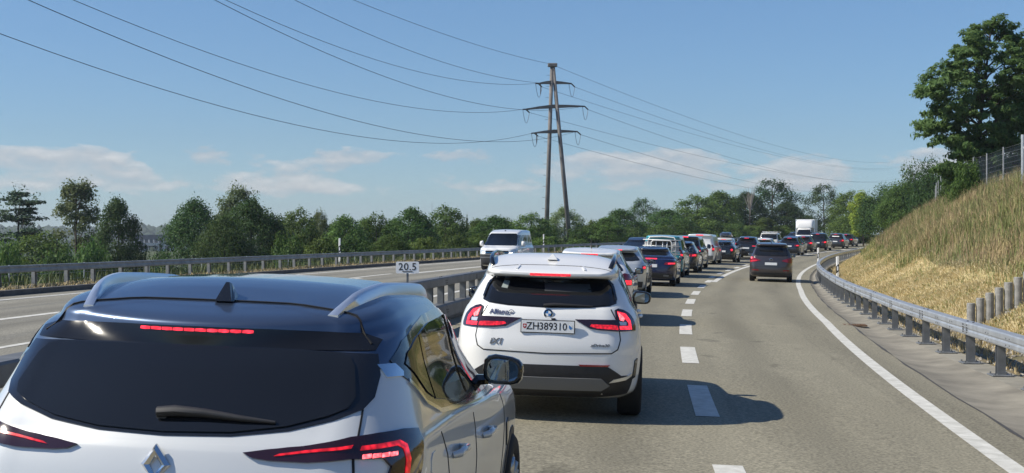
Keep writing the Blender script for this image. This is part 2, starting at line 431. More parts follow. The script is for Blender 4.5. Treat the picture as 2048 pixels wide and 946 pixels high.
# dark seam between asphalt and gutter
M['seam'] = mat('joint_tar', (0.06, 0.055, 0.048), 0.7, var=0.3, vscale=10)
ribbon('joint', -40, 200, 1.5, lambda y: -(wr(y) + 0.595 + 0.02 * math.sin(y * 1.7)), lambda y: -(wr(y) + 0.625 + 0.015 * math.sin(y * 2.9)), 0.004, M['seam'])
# cutting at the right
def sheet(name, ys, us, f, m):
    V = [f(y, u) for y in ys for u in us]; n = len(us)
    F = [(i * n + k, (i + 1) * n + k, (i + 1) * n + k + 1, i * n + k + 1) for i in range(len(ys) - 1) for k in range(n - 1)]
    if (V[n] - V[0]).cross(V[1] - V[0]).z < 0: F = [f_[::-1] for f_ in F]
    o = obj(name, V, F, m, None, True); o['kind'] = 'structure'; return o
ys = np.arange(-40, 301, 2.0)
sheet('verge', ys, [0.22, 0.5, 0.75, 1.0], bank_pt, M['soil'])
sheet('mown_slope', ys, [1.0, 1.25, 1.5, 1.75, 2.0, 2.3, 2.6, 2.9], bank_pt, M['mown'])
sheet('hillside', ys, [2.9, 3.3, 3.8, 4.4, 5.0, 5.6, 6.2, 7, 8, 9, 11, 14, 20, 30, 45, 60], bank_pt, M['bank'])
# left verge, kerb and the slope falling to the valley
sheet('left_verge', ys, [17.56, 18.0, 18.6, 19.4, 20.2], left_pt, M['soil'])
sheet('left_slope', ys, [20.2, 21, 22, 24, 27, 30, 34, 40, 48, 60, 90, 140], left_pt, M['field'])
mb = MB()
for y in np.arange(-40, 300, 4.0):
    a, b = P(y, 17.43), P(y + 3.98, 17.43)
    c = (a + b) / 2; d = b - a
    mb.box((c.x, c.y, c.z + 0.06), (0.22, d.length, 0.16), Matrix.Rotation(-math.atan2(d.x, d.y), 3, 'Z'))
M['kerb'] = mat('kerb_stone', (0.10, 0.095, 0.09), 0.85, var=0.3, vscale=3)
o = mb.obj('kerb', M['kerb']); o['kind'] = 'structure'

# painted lines
LZ = 0.005
def line(y0, y1, u, w, step=1.5, dz=LZ, name='road_marking'):
    f = u if callable(u) else (lambda y: u)
    return ribbon(name, y0, y1, step, lambda y: f(y) + w / 2, lambda y: f(y) - w / 2, dz, M['paint_line'])
line(-10, 260, lambda y: -wr(y) - 0.1, 0.19)                       # right edge
line(-10, 260, 3.75, 0.18)                                          # left edge by the median
line(-10, 260, 7.0, 0.20, dz=LZ)                                    # oncoming side: near edge
line(-10, 260, 16.4, 0.22, dz=LZ)                                   # oncoming side: far edge
line(-10, 52, 12.9, 0.22)
line(58, 260, 12.75, 0.34)
line(46, 58, lambda y: 12.9 + 0.55 * math.sin((y - 46) / 12 * math.pi / 2) * 0.9, 0.20, 1.0)
y = 8.2
for k in range(40):                                                 # block line between the lanes
    y1 = y + 3.0
    w = 0.24
    if y > 57: line(y, y1, 0.16, 0.24, 1.0)
    else: line(y, y1, 0.0, w, 1.0)
    y += 6.05
line(57.5, 230, -0.24, 0.22)
y = -6.0
for k in range(18):
    line(y, y + 6, 9.9, 0.15, 2.0); y += 12

# ------------------------------------------------------------------ guardrails
def along(f, y0, y1, spacing):
    """points spaced by arc length along offset f(y)"""
    ys_ = np.arange(y0, y1, 0.25); pts = [f(y) for y in ys_]
    out_ = []; acc = 0.0; nxt = 0.0
    for i in range(len(pts) - 1):
        if acc >= nxt: out_.append(float(ys_[i])); nxt += spacing
        acc += (pts[i + 1] - pts[i]).length
    return out_
def sweep_profile(path, prof, closed=True):
    """path: list of (pos, lateral unit vector); prof: (lateral, z) points"""
    V = []; n = len(prof)
    for p, l in path:
        for a, b in prof: V.append(p + l * a + Vector((0, 0, b)))
    F = []
    for i in range(len(path) - 1):
        for k in range(n if closed else n - 1):
            k2 = (k + 1) % n
            F.append((i * n + k, (i + 1) * n + k, (i + 1) * n + k2, i * n + k2))
    if closed: F += [tuple(range(n)), tuple(range(len(path) * n - 1, (len(path) - 1) * n - 1, -1))]
    return V, F
def lat(y):    # unit vector to the left
    h = head(y); return Vector((-math.cos(h), math.sin(h), 0))
def rail_path(f, ya, yb, n=4): return [(f(y), lat(y)) for y in np.linspace(ya, yb, n)]

def guardrail(name, label, f, y0, y1, spacing, seg, profs, post_spec, mats, bolts=True, plate=True):
    root = empty(name, f(y0)); tag(root, label, 'guardrail')
    inv = -f(y0)
    stations = along(f, y0, y1, spacing)
    k = 0
    while k < len(stations) - seg:
        ya, yb = stations[k], stations[k + seg]
        for nm, prof, m in profs:
            V, F = sweep_profile([(p + inv, l) for p, l in rail_path(f, ya, yb - 0.02)], prof)
            o = obj(nm, V, F, m, root)
        k += seg
    pw, pd, z0, z1, plat = post_spec
    pm = MB()
    t = 0.012  # an H-shaped post
    pm.box((0, pw / 2 - t / 2, (z0 + z1) / 2), (pd, t, z1 - z0)); pm.box((0, -pw / 2 + t / 2, (z0 + z1) / 2), (pd, t, z1 - z0)); pm.box((0, 0, (z0 + z1) / 2), (t, pw - 2 * t - 0.001, z1 - z0))
    pme = pm.mesh('post', mats[0])
    bm_ = MB(); bm_.box((0, 0, z0 + 0.012), (0.30, 0.34, 0.024), bev=0.008)
    for sx in (-1, 1):
        for sy in (-1, 1): bm_.tube([(sx * 0.11, sy * 0.13, z0 + 0.02), (sx * 0.11, sy * 0.13, z0 + 0.05)], 0.014, 6)
    bme = bm_.mesh('base_plate', mats[0])
    for y in stations[:300]:
        p = f(y)
        o = link('post', pme, root, p + lat(y) * plat + inv); o.rotation_euler = (0, 0, -head(y))
        if plate:
            b = link('base_plate', bme, o)
    return root, stations

# right: grey box beam on close-set posts
def fr(y):
    p = P(y, gr(y)); p.z = zp(y) - 0.132; return p
box_r = [(0.075, 0.44), (0.085, 0.46), (0.085, 0.505), (0.072, 0.53), (0.085, 0.555), (0.085, 0.615), (0.075, 0.635), (-0.075, 0.635), (-0.085, 0.615), (-0.085, 0.46), (-0.075, 0.44)]
guard_right, st_r = guardrail('guardrail', 'galvanised box beam guardrail on dark posts below the grassy bank', fr, 6, 205, 2.0, 2,
    [('rail', box_r, M['steel'])], (0.15, 0.11, 0.0, 0.438, 0.0), (M['steel_dark'],))
# bolt heads and joint holes on the road face
inv = -fr(6)
for k in range(0, len(st_r) - 2, 2):
    y = st_r[k]
    if y > 75: break
    mb = MB()
    p = fr(y) + inv; l = lat(y); f_ = Vector((l.y, -l.x, 0))
    for a in (-0.16, -0.11, 0.11, 0.16):
        for z in (0.485, 0.52, 0.555, 0.595): mb.disc(p + f_ * a + l * 0.083 + Vector((0, 0, z)), l, 0.013, 0.006, 6)
    for a in (1.0, 1.18, 2.2, 2.36):
        for z in (0.49, 0.58): mb.disc(p + f_ * a + l * 0.083 + Vector((0, 0, z)), l, 0.011, 0.005, 6)
    for z in (0.635,): 
        for a in (-0.2, 0.2): mb.disc(p + f_ * a + Vector((0, 0, z - 0.002)), (0, 0, 1), 0.016, 0.012, 6)
    mb.obj('bolt_row', M['ink'], guard_right)['kind'] = 'stuff'

# median: top beam, open posts, deep lower beam
def fm(y): return P(y, 4.85)
top_b = [(0.11, 0.70), (0.12, 0.72), (0.12, 0.845), (0.105, 0.865), (-0.105, 0.865), (-0.12, 0.845), (-0.12, 0.72), (-0.11, 0.70)]
low_b = [(0.13, 0.01), (0.15, 0.08), (0.13, 0.30), (0.10, 0.335), (-0.10, 0.335), (-0.13, 0.30), (-0.15, 0.08), (-0.13, 0.01)]
guard_mid, st_m = guardrail('guardrail', 'dark median guardrail with deep lower beam beside the queue', fm, 4, 230, 1.333, 3,
    [('rail', top_b, M['shaded_median_steel']), ('lower_rail', low_b, M['shaded_median_steel'])], (0.15, 0.12, 0.325, 0.705, 0.0), (M['steel_dark'],), plate=False)
inv = -fm(4)
for k in range(0, len(st_m) - 3, 3):
    y = st_m[k]
    if y > 60: break
    mb = MB(); p = fm(y) + inv; l = lat(y); f_ = Vector((l.y, -l.x, 0))
    for a in (-0.12, -0.06, 0.06, 0.12):
        for z in (0.75, 0.80): mb.disc(p + f_ * a - l * 0.118 + Vector((0, 0, z)), -l, 0.012, 0.006, 6)
        for z in (0.12, 0.17, 0.22): mb.disc(p + f_ * a - l * 0.14 + Vector((0, 0, z)), -l, 0.012, 0.006, 6)
    for a in (-0.1, 0.1): mb.disc(p + f_ * a + Vector((0, 0, 0.862)), (0, 0, 1), 0.018, 0.014, 6)
    mb.obj('bolt_row', M['ink'], guard_mid)['kind'] = 'stuff'

# far left: grey beam across the oncoming carriageway
def fl(y): p = P(y, 19.0); p.z = zp(y) + 0.33; return p
left_b = [(0.07, 0.47), (0.085, 0.49), (0.085, 0.655), (0.07, 0.675), (-0.07, 0.675), (-0.085, 0.655), (-0.07, 0.585), (-0.085, 0.55), (-0.085, 0.49), (-0.07, 0.47)]
guard_left, st_l = guardrail('guardrail', 'weathered grey guardrail across the oncoming road before the trees', fl, 16, 230, 2.0, 2,
    [('rail', left_b, M['steel_dull'])], (0.13, 0.11, -0.05, 0.60, 0.141), (M['steel_dull'],), plate=False)
inv = -fl(16)
for k in range(0, len(st_l) - 2, 2):
    y = st_l[k]
    if y > 90: break
    mb = MB(); p = fl(y) + inv; l = lat(y); f_ = Vector((l.y, -l.x, 0))
    for a in (-0.11, 0.11, 1.0, 2.0):
        for z in (0.51, 0.63): mb.disc(p + f_ * a - l * 0.083 + Vector((0, 0, z)), -l, 0.013, 0.006, 6)
    mb.obj('bolt_row', M['ink'], guard_left)['kind'] = 'stuff'

# low wire fence behind the left guardrail
def ff(y): return left_pt(y, 20.2)
fence_l = empty('wire_fence', ff(20)); tag(fence_l, 'low wire fence on thin pale posts behind the left guardrail', 'fence')
inv = -ff(20); sf = along(ff, 20, 190, 5.1)
pm = MB(); pm.tube([(0, 0, -0.4), (0, 0, 0.62)], 0.022, 6); pme = pm.mesh('post', M['steel'])
for y in sf: link('post', pme, fence_l, ff(y) + inv)
for z in (-0.1, 0.1, 0.3, 0.5):
    mb = MB(); mb.tube([ff(y) + inv + Vector((0, 0, z)) for y in sf], 0.006, 4); mb.obj('wire', M['steel_dull'], fence_l)
mb = MB()
for i in range(len(sf) - 1):
    a, b = ff(sf[i]) + inv, ff(sf[i + 1]) + inv
    if sf[i] > 95: break
    for t in np.arange(0, 1, 0.05):
        p = a.lerp(b, float(t)); mb.tube([p + Vector((0, 0, -0.2)), p + Vector((0, 0, 0.5))], 0.003, 3, False)
o = mb.obj('mesh_wire', M['steel_dull'], fence_l); o['kind'] = 'stuff'

# game fence on the crest of the right bank
def fc(y): return bank_pt(y, 7.0)
fence_r = empty('wire_fence', fc(30)); tag(fence_r, 'square mesh game fence on galvanised posts along the bank crest', 'fence')
inv = -fc(30); sf = along(fc, 30, 150, 4.7)
pm = MB(); pm.tube([(0, 0, -0.3), (0, 0, 1.62)], 0.032, 8); pme = pm.mesh('post', M['steel_dull'])
for y in sf: link('post', pme, fence_r, fc(y) + inv)
for z in np.arange(0.15, 1.6, 0.2):
    mb = MB(); mb.tube([fc(y) + inv + Vector((0, 0, float(z))) for y in sf], 0.0035, 4); mb.obj('wire', M['steel'], fence_r)
mb = MB()
for i in range(len(sf) - 1):
    if sf[i] > 90: break
    a, b = fc(sf[i]) + inv, fc(sf[i + 1]) + inv
    for t in np.linspace(0, 1, 22)[:-1]:
        p = a.lerp(b, float(t)); mb.tube([p + Vector((0, 0, 0.1)), p + Vector((0, 0, 1.5))], 0.0028, 3, False)
o = mb.obj('mesh_wire', M['steel'], fence_r); o['kind'] = 'stuff'
# the braced corner post
yb = sf[min(range(len(sf)), key=lambda i: abs(sf[i] - 53))]
mb = MB(); p = fc(yb) + inv
mb.tube([p + Vector((0, 0, -0.3)), p + Vector((0, 0, 1.85))], 0.07, 10); mb.obj('corner_post', M['steel'], fence_r)
mb = MB(); mb.tube([p + Vector((0, 0, 1.45)), p + Vector((0.55, -1.0, -0.1))], 0.04, 8); mb.obj('brace', M['steel'], fence_r)

# ------------------------------------------------------------------ small roadside furniture
def delineator(p, h, yaw, label, thin=False):
    root = empty('delineator_post', p, (0, 0, yaw)); tag(root, label, 'marker post', 'delineator posts')
    w, d = (0.115, 0.10)
    def prism(z0, z1, s0, s1, m, name):
        # bevelled triangular section, slanted bands
        sec = [(-w / 2, -d * .15), (-w / 2 + .02, -d * .45), (w / 2 - .02, -d * .45), (w / 2, -d * .15), (0.02, d * .5), (-0.02, d * .5)]
        V = [(x, y, z0 + s0 * x) for x, y in sec] + [(x, y, z1 + s1 * x) for x, y in sec]
        F = [tuple(range(5, -1, -1)), tuple(range(6, 12))] + [(i, (i + 1) % 6, 6 + (i + 1) % 6, 6 + i) for i in range(6)]
        obj(name, V, F, m, root)
    prism(-0.1, h * .50, 0, .9, M['white_plastic'], 'lower_shaft')
    prism(h * .50 + .002, h * .73, .9, .9, M['black'], 'dark_band')
    prism(h * .73 + .002, h, .9, .25, M['white_plastic'], 'upper_shaft')
    mb = MB(); mb.box((0, -d * .45 - .004, h * .62), (0.05, 0.008, 0.16)); mb.obj('reflector', M['sign'], root)
    return root
def dl(y, v, h, label): 
    p = bank_pt(y, v); delineator(p, h, -head(y), label)
dl(55.0, 0.42, 1.22, 'white delineator post behind the guardrail where the rail bends away')
dl(88, -0.35, 1.25, 'small white delineator post ahead of the dark minivan by the far guardrail')
p = P(69, 19.5); p.z = zp(69) + 0.30; delineator(p, 1.45, -head(69), 'white delineator post above the left guardrail before dark leafy trees')
p = P(112, 19.5); p.z = zp(112) + 0.30; delineator(p, 1.6, -head(112), 'white delineator post beside the foot of the pylon')

# kilometre plate on the median beam
yk = 24.3
p = P(yk, 4.85)
ks = empty('kilometre_sign', (p.x, p.y, p.z + 0.86), (0, 0, -0.03)); tag(ks, 'white kilometre plate reading 20.5 on a short post above the median rail', 'sign')
mb = MB(); mb.box((0, 0, 0.10), (0.035, 0.03, 0.24)); mb.obj('post', M['steel_dark'], ks)
w, h, rr = 0.405, 0.205, 0.025
pts = []
for cx, cz, a0 in ((w / 2 - rr, h / 2 - rr, 0), (-w / 2 + rr, h / 2 - rr, 90), (-w / 2 + rr, -h / 2 + rr, 180), (w / 2 - rr, -h / 2 + rr, 270)):
    for k in range(5): a = R(a0 + k * 22.5); pts.append((cx + rr * math.cos(a), cz + rr * math.sin(a)))
n = len(pts)
V = [(x, -0.022, z + 0.27) for x, z in pts] + [(x, -0.017, z + 0.27) for x, z in pts]
obj('plate', V, [tuple(range(n)), tuple(range(2 * n - 1, n - 1, -1))] + [(i + n, (i + 1) % n + n, (i + 1) % n, i) for i in range(n)], M['sign'], ks)
mb = MB(); mb.box((0, -0.029, 0.202), (0.17, 0.012, 0.016)); mb.tube([(-.075, -.03, .202), (-.075, -.036, .202)], .014, 8); mb.tube([(.075, -.03, .202), (.075, -.036, .202)], .014, 8)
mb.obj('clamp', M['steel_dark'], ks)
text('lettering', '20.5', 0.178, M['ink'], ks, (0, -0.0235, 0.278), (R(90), 0, 0), 0.001, sx=0.98, bold=0.0015, space=1.08)

# storm drain in the gutter
yd = 31.5
p = P(yd, gr(yd) + 0.72); p.z = gz(yd, gr(yd) + 0.72) + 0.012
dr = empty('drain_grate', p, (0, 0, -head(yd))); tag(dr, 'rusty storm drain grate set into the concrete gutter', 'drain')
M['rust'] = mat('rusty_iron', (0.13, 0.075, 0.04), 0.85, var=0.4, vscale=20)
mb = MB()
for a, b, c, d in ((0, .22, .49, .05), (0, -.22, .49, .05), (.22, 0, .05, .39), (-.22, 0, .05, .39)): mb.box((a, b, 0), (c, d, .03))
mb.obj('frame', M['rust'], dr)
for k in range(7):
    mb = MB(); mb.box((-.165 + .055 * k, 0, 0), (.028, .39, .022)); mb.obj('bar', M['rust'], dr)

# stepped palisade of round concrete posts on the bank
pal = empty('palisade', bank_pt(27.5, 1.2)); tag(pal, 'stepped row of round concrete posts retaining the bank', 'palisade')
inv = -pal.location
me_cache = {}
pb = MB(); pb.lathe([(0.0, 0), (.072, 0), (.079, .008), (.079, .60), (.072, .612), (0, .612)], 16, 'z'); pme = pb.mesh('palisade_post', M['concrete_post'])
pb = MB(); pb.lathe([(0.0, 0), (.11, 0), (.115, .01), (.115, .12), (.108, .13), (0, .13)], 16, 'z'); cme = pb.mesh('footing', M['concrete_post'])
for k in range(15):
    v = 1.05 + k * 0.168; y = 27.6 - k * 0.02
    p = bank_pt(y, v); p.z = zp(y) - 0.138 + 0.10 + 0.100 * k
    o = link('palisade_post', pme, pal, p + inv + Vector((0, 0, -0.02))); 
    for pl in o.data.polygons: pl.use_smooth = False
    q = link('footing', cme, o, Vector((0.02, -0.10, -0.06)))
# stones under the right guardrail
ico = bmesh.new(); bmesh.ops.create_icosphere(ico, subdivisions=1, radius=1)
iv = np.array([v.co[:] for v in ico.verts]); fi = np.array([[v.index for v in f.verts] for f in ico.faces]); ico.free()
VV = []; FF = []; nn = 0
for k in range(2200):
    y = rng.uniform(17, 60); v = rng.uniform(0.30, 1.0)
    p = bank_pt(y, v); s = rng.uniform(0.012, 0.040)
    q = iv * s * rng.uniform(.6, 1.25, (1, 3)) * rng.uniform(.85, 1.15, (len(iv), 1))
    VV.append(q + np.array(p)); FF.append(fi + nn); nn += len(iv)
o = link('gravel', fastmesh('gravel', np.concatenate(VV), np.concatenate(FF), M['stone'])); tag(o, kind='stuff')

# ------------------------------------------------------------------ grass
M['weed'] = mat('weeds', (0.13, 0.15, 0.05), .8, col2=(0.05, 0.075, 0.02), vscale=.6, island=.5)
def blades(name, pts, hmin, hmax, width, lean, m, droop=0.25, dirbias=None, hs=1.0):
    """one curved blade (three triangles' worth of strip) per point"""
    n = len(pts); pts = np.asarray(pts, float)
    az = rng.uniform(0, 2 * np.pi, n); h = rng.uniform(hmin, hmax, n) * hs; le = np.abs(rng.normal(0, lean, n)) * h
    dx, dy = np.cos(az) * le, np.sin(az) * le
    if dirbias is not None: dx = dx + dirbias[0] * h; dy = dy + dirbias[1] * h
    wa = rng.uniform(0, np.pi, n); wx, wy = np.cos(wa) * width / 2, np.sin(wa) * width / 2
    b0 = pts + np.stack([wx, wy, np.full(n, -0.03)], 1); b1 = pts - np.stack([wx, wy, np.full(n, 0.03)], 1)
    mid = pts + np.stack([dx * .35, dy * .35, h * .6], 1); m0 = mid + np.stack([wx, wy, 0 * h], 1) * .8; m1 = mid - np.stack([wx, wy, 0 * h], 1) * .8
    tip = pts + np.stack([dx, dy, h * (1 - droop * rng.uniform(0, 1, n))], 1)
    V = np.stack([b0, b1, m1, m0, tip], 1).reshape(-1, 3)
    i = np.arange(n)[:, None] * 5
    F = np.concatenate([i + np.array([[0, 1, 2]]), i + np.array([[0, 2, 3]]), i + np.array([[3, 2, 4]])], 0)
    return link(name, fastmesh(name, V, F, m))
NT = np.random.default_rng(3).uniform(-1, 1, (64, 64))
def noise2(x, y, s):
    # value noise, two octaves, about -1..1
    x = np.asarray(x, float); y = np.asarray(y, float); r_ = np.zeros_like(x)
    for o_, a_ in ((1.0, .65), (2.3, .35)):
        X = x * s * o_ + 100; Y = y * s * o_ + 100; i = np.floor(X).astype(int); j = np.floor(Y).astype(int); f = X - i; g = Y - j
        f = f * f * (3 - 2 * f); g = g * g * (3 - 2 * g); T = NT
        r_ += a_ * ((T[i % 64, j % 64] * (1 - f) + T[(i + 1) % 64, j % 64] * f) * (1 - g) + (T[i % 64, (j + 1) % 64] * (1 - f) + T[(i + 1) % 64, (j + 1) % 64] * f) * g)
    return r_ * 1.5
# vectorised bank surface from a fine lookup
BY = np.arange(10, 221, 1.0); BVs = np.arange(0.3, 14.01, 0.1)
BG = np.array([[bank_pt(float(a), float(b))[:] for b in BVs] for a in BY])
def bank_many(y, v):
    fy = np.clip((y - 10) / 1.0, 0, len(BY) - 1.001); fv = np.clip((v - .3) / .1, 0, len(BVs) - 1.001)
    i = fy.astype(int); j = fv.astype(int); a = (fy - i)[:, None]; b = (fv - j)[:, None]
    return BG[i, j] * (1 - a) * (1 - b) + BG[i + 1, j] * a * (1 - b) + BG[i, j + 1] * (1 - a) * b + BG[i + 1, j + 1] * a * b
def scat(n, y0, y1, v0, v1, near=1.6):
    t = rng.uniform(0, 1, n) ** near
    y = y0 + (y1 - y0) * t; v = rng.uniform(v0, v1, n)
    return y, v
y, v = scat(230000, 20, 190, 2.3, 9.4); nz = noise2(y, v * 1.6, 0.42) + rng.normal(0, .30, len(y)); hq = np.clip(.85 + .55 * noise2(y + 40, v * 1.5, .8), .35, 1.5); k = nz > 0.17
edge = 2.9 + 0.9 * noise2(y, v * 0, .5) + rng.normal(0, .25, len(y)); k &= v > edge
o = blades('tall_dry_grass', bank_many(y[k], v[k]), .15, .58, 0.011, .7, M['straw'], dirbias=(0.03, -0.02), hs=hq[k]); tag(o, 'tall straw coloured grass swaying on the upper bank', 'grass', kind='stuff')
y, v = scat(190000, 20, 190, 2.2, 9.4); nz = -noise2(y, v * 1.6, 0.42) + rng.normal(0, .35, len(y)) - 0.05 * (v - 4.5); hq = np.clip(.95 + .6 * noise2(y + 70, v * 1.5, .9), .35, 1.6); k = nz > -0.36
edge = 2.8 + 0.9 * noise2(y, v * 0, .5) + rng.normal(0, .35, len(y)); k &= v > edge
o = blades('green_grass', bank_many(y[k], v[k]), .16, .55, 0.013, .5, M['straw_green'], hs=hq[k]); tag(o, 'green grass clumps growing low in the tall dry grass', 'grass', kind='stuff')
# seed heads on stalks
y, v = scat(26000, 20, 170, 3.0, 9.4); M['seed'] = mat('seed_heads', (0.40, 0.29, 0.17), 0.8, col2=(0.25, 0.16, 0.10), vscale=0.4, island=0.6)
o = blades('seed_stalks', bank_many(y, v), .40, .78, 0.009, .4, M['seed'], dirbias=(0.05, -0.02)); tag(o, 'reddish seed stalks standing above the bank grass', 'grass', kind='stuff')
y, v = scat(190000, 17, 150, 0.95, 3.1)
o = blades('mown_grass', bank_many(y, v), .025, .11, 0.012, 1.2, M['cut_grass'], dirbias=(-0.25, -0.3)); tag(o, 'short mown yellow grass on the lower bank', 'grass', kind='stuff')
y, v = scat(30000, 17, 150, 0.9, 3.2); k = noise2(y, v * 3, .7) > 0.05
o = blades('mown_green_grass', bank_many(y[k], v[k]), .03, .12, 0.02, .8, M['straw_green']); tag(o, 'short green patches on the mown lower bank', 'grass', kind='stuff')
y, v = scat(9000, 17, 90, 0.28, 1.05); k = noise2(y, v * 4, 1.3) > -0.1
o = blades('rail_weeds', bank_many(y[k], v[k]), .03, .22, 0.014, .7, M['straw']); tag(o, 'dry weeds and tufts at the feet of the right guardrail', 'grass', kind='stuff')
# left verge tufts
yy = rng.uniform(28, 150, 26000); uu = rng.uniform(17.6, 19.0, 26000)
k = (noise2(yy, uu * 4, 1.1) + rng.normal(0, .4, len(yy))) > -0.3
pp = np.array([left_pt(float(a), float(b))[:] for a, b in zip(yy[k], uu[k])])
o = blades('verge_grass', pp, .04, .20, 0.03, .9, M['straw']); tag(o, 'dry tufts along the kerb of the oncoming road', 'grass', kind='stuff')
yy = rng.uniform(28, 120, 5000); uu = rng.uniform(19.3, 21.5, 5000)
pp = np.array([left_pt(float(a), float(b))[:] for a, b in zip(yy, uu)])
o = blades('weeds', pp, .12, .55, 0.03, .5, M['weed']); tag(o, 'weeds growing behind the left guardrail', 'grass', kind='stuff')
# ------------------------------------------------------------------ trees
LEAF = {
 'dark': leaf_mat('dark_leaves', (0.028, 0.062, 0.019), (0.070, 0.128, 0.034)),
 'mid': leaf_mat('green_leaves', (0.043, 0.096, 0.022), (0.116, 0.196, 0.044)),
 'light': leaf_mat('light_leaves', (0.053, 0.099, 0.020), (0.126, 0.186, 0.042)),
 'yellow': leaf_mat('yellow_green_leaves', (0.171, 0.239, 0.034), (0.372, 0.427, 0.069)),
 'blue': leaf_mat('needles', (0.031, 0.065, 0.033), (0.078, 0.123, 0.062), 0.15),
 'locust': leaf_mat('locust_leaves', (0.060, 0.138, 0.045), (0.150, 0.265, 0.085), 0.45),
 'grey': leaf_mat('willow_leaves', (0.085, 0.136, 0.055), (0.186, 0.248, 0.102)),
}
def leaves(C, Rr, n, size, flat=0.0, hang=0.0, elong=1.0, cen=None):
    """C (k,3) clump centres, Rr (k,3) clump radii, n leaves per clump -> quads"""
    k = len(C); N = k * n
    d = rng.normal(size=(N, 3)); d /= np.linalg.norm(d, axis=1)[:, None]
    r = rng.uniform(0, 1, N) ** 0.42
    c = np.repeat(C, n, 0); rad = np.repeat(Rr, n, 0)
    pos = c + d * rad * r[:, None]
    nrm = d * 0.7 + rng.normal(size=(N, 3)) * 0.75 + np.array([0, 0, 0.45 + flat])
    if cen is not None:
        o_ = pos - np.array(cen); nrm += 0.8 * o_ / (np.linalg.norm(o_, axis=1)[:, None] + 1e-6)
    nrm /= np.linalg.norm(nrm, axis=1)[:, None]
    a = rng.normal(size=(N, 3)); a[:, 2] -= hang * 2
    t = a - nrm * (a * nrm).sum(1)[:, None]; t /= np.linalg.norm(t, axis=1)[:, None]
    b = np.cross(nrm, t)
    s = size * rng.uniform(.6, 1.35, N)[:, None]
    L = t * s * elong; Wd = b * s * 0.62
    v0 = pos - L * .5; v1 = pos + Wd * .5 - L * .05; v2 = pos + L * .6 ; v3 = pos - Wd * .5 - L * .05
    # slight fold so a leaf spray is not a flat card
    v1 = v1 + nrm * s * .10; v3 = v3 + nrm * s * .10
    V = np.stack([v0, v1, v2, v3], 1).reshape(-1, 3)
    F = np.arange(N * 4).reshape(-1, 4)
    return V, F
def limb_mesh(name, H, limbs, r0, lean=(0, 0), top=0.92):
    mb = MB()
    pts = [Vector((lean[0] * t * H + .08 * math.sin(t * 7) * H * .1, lean[1] * t * H + .06 * math.cos(t * 5) * H * .1 * t, t * H * top)) for t in np.linspace(0, 1, 7)]
    pts[0].z = -0.6
    mb.tube(pts, [r0 * (1.25 if i == 0 else 1 - .13 * i) for i in range(7)], 8)
    for p in limbs:
        p = Vector(p); z = max(0.15 * H, min(p.z * 0.78, H * .85) - 0.25 * math.hypot(p.x, p.y)); t = min(.98, z / (H * top))
        i = min(5, int(t * 6)); a = pts[i].lerp(pts[i + 1], t * 6 - i)
        m_ = a.lerp(p, .55) + Vector((0, 0, .04 * H)) * (1 if p.z > a.z else -.3)
        mb.tube([a, m_, p], [r0 * .38 * (1.1 - t * .6), r0 * .2, r0 * .05], 5)
    return mb.mesh(name, M['bark'], True)
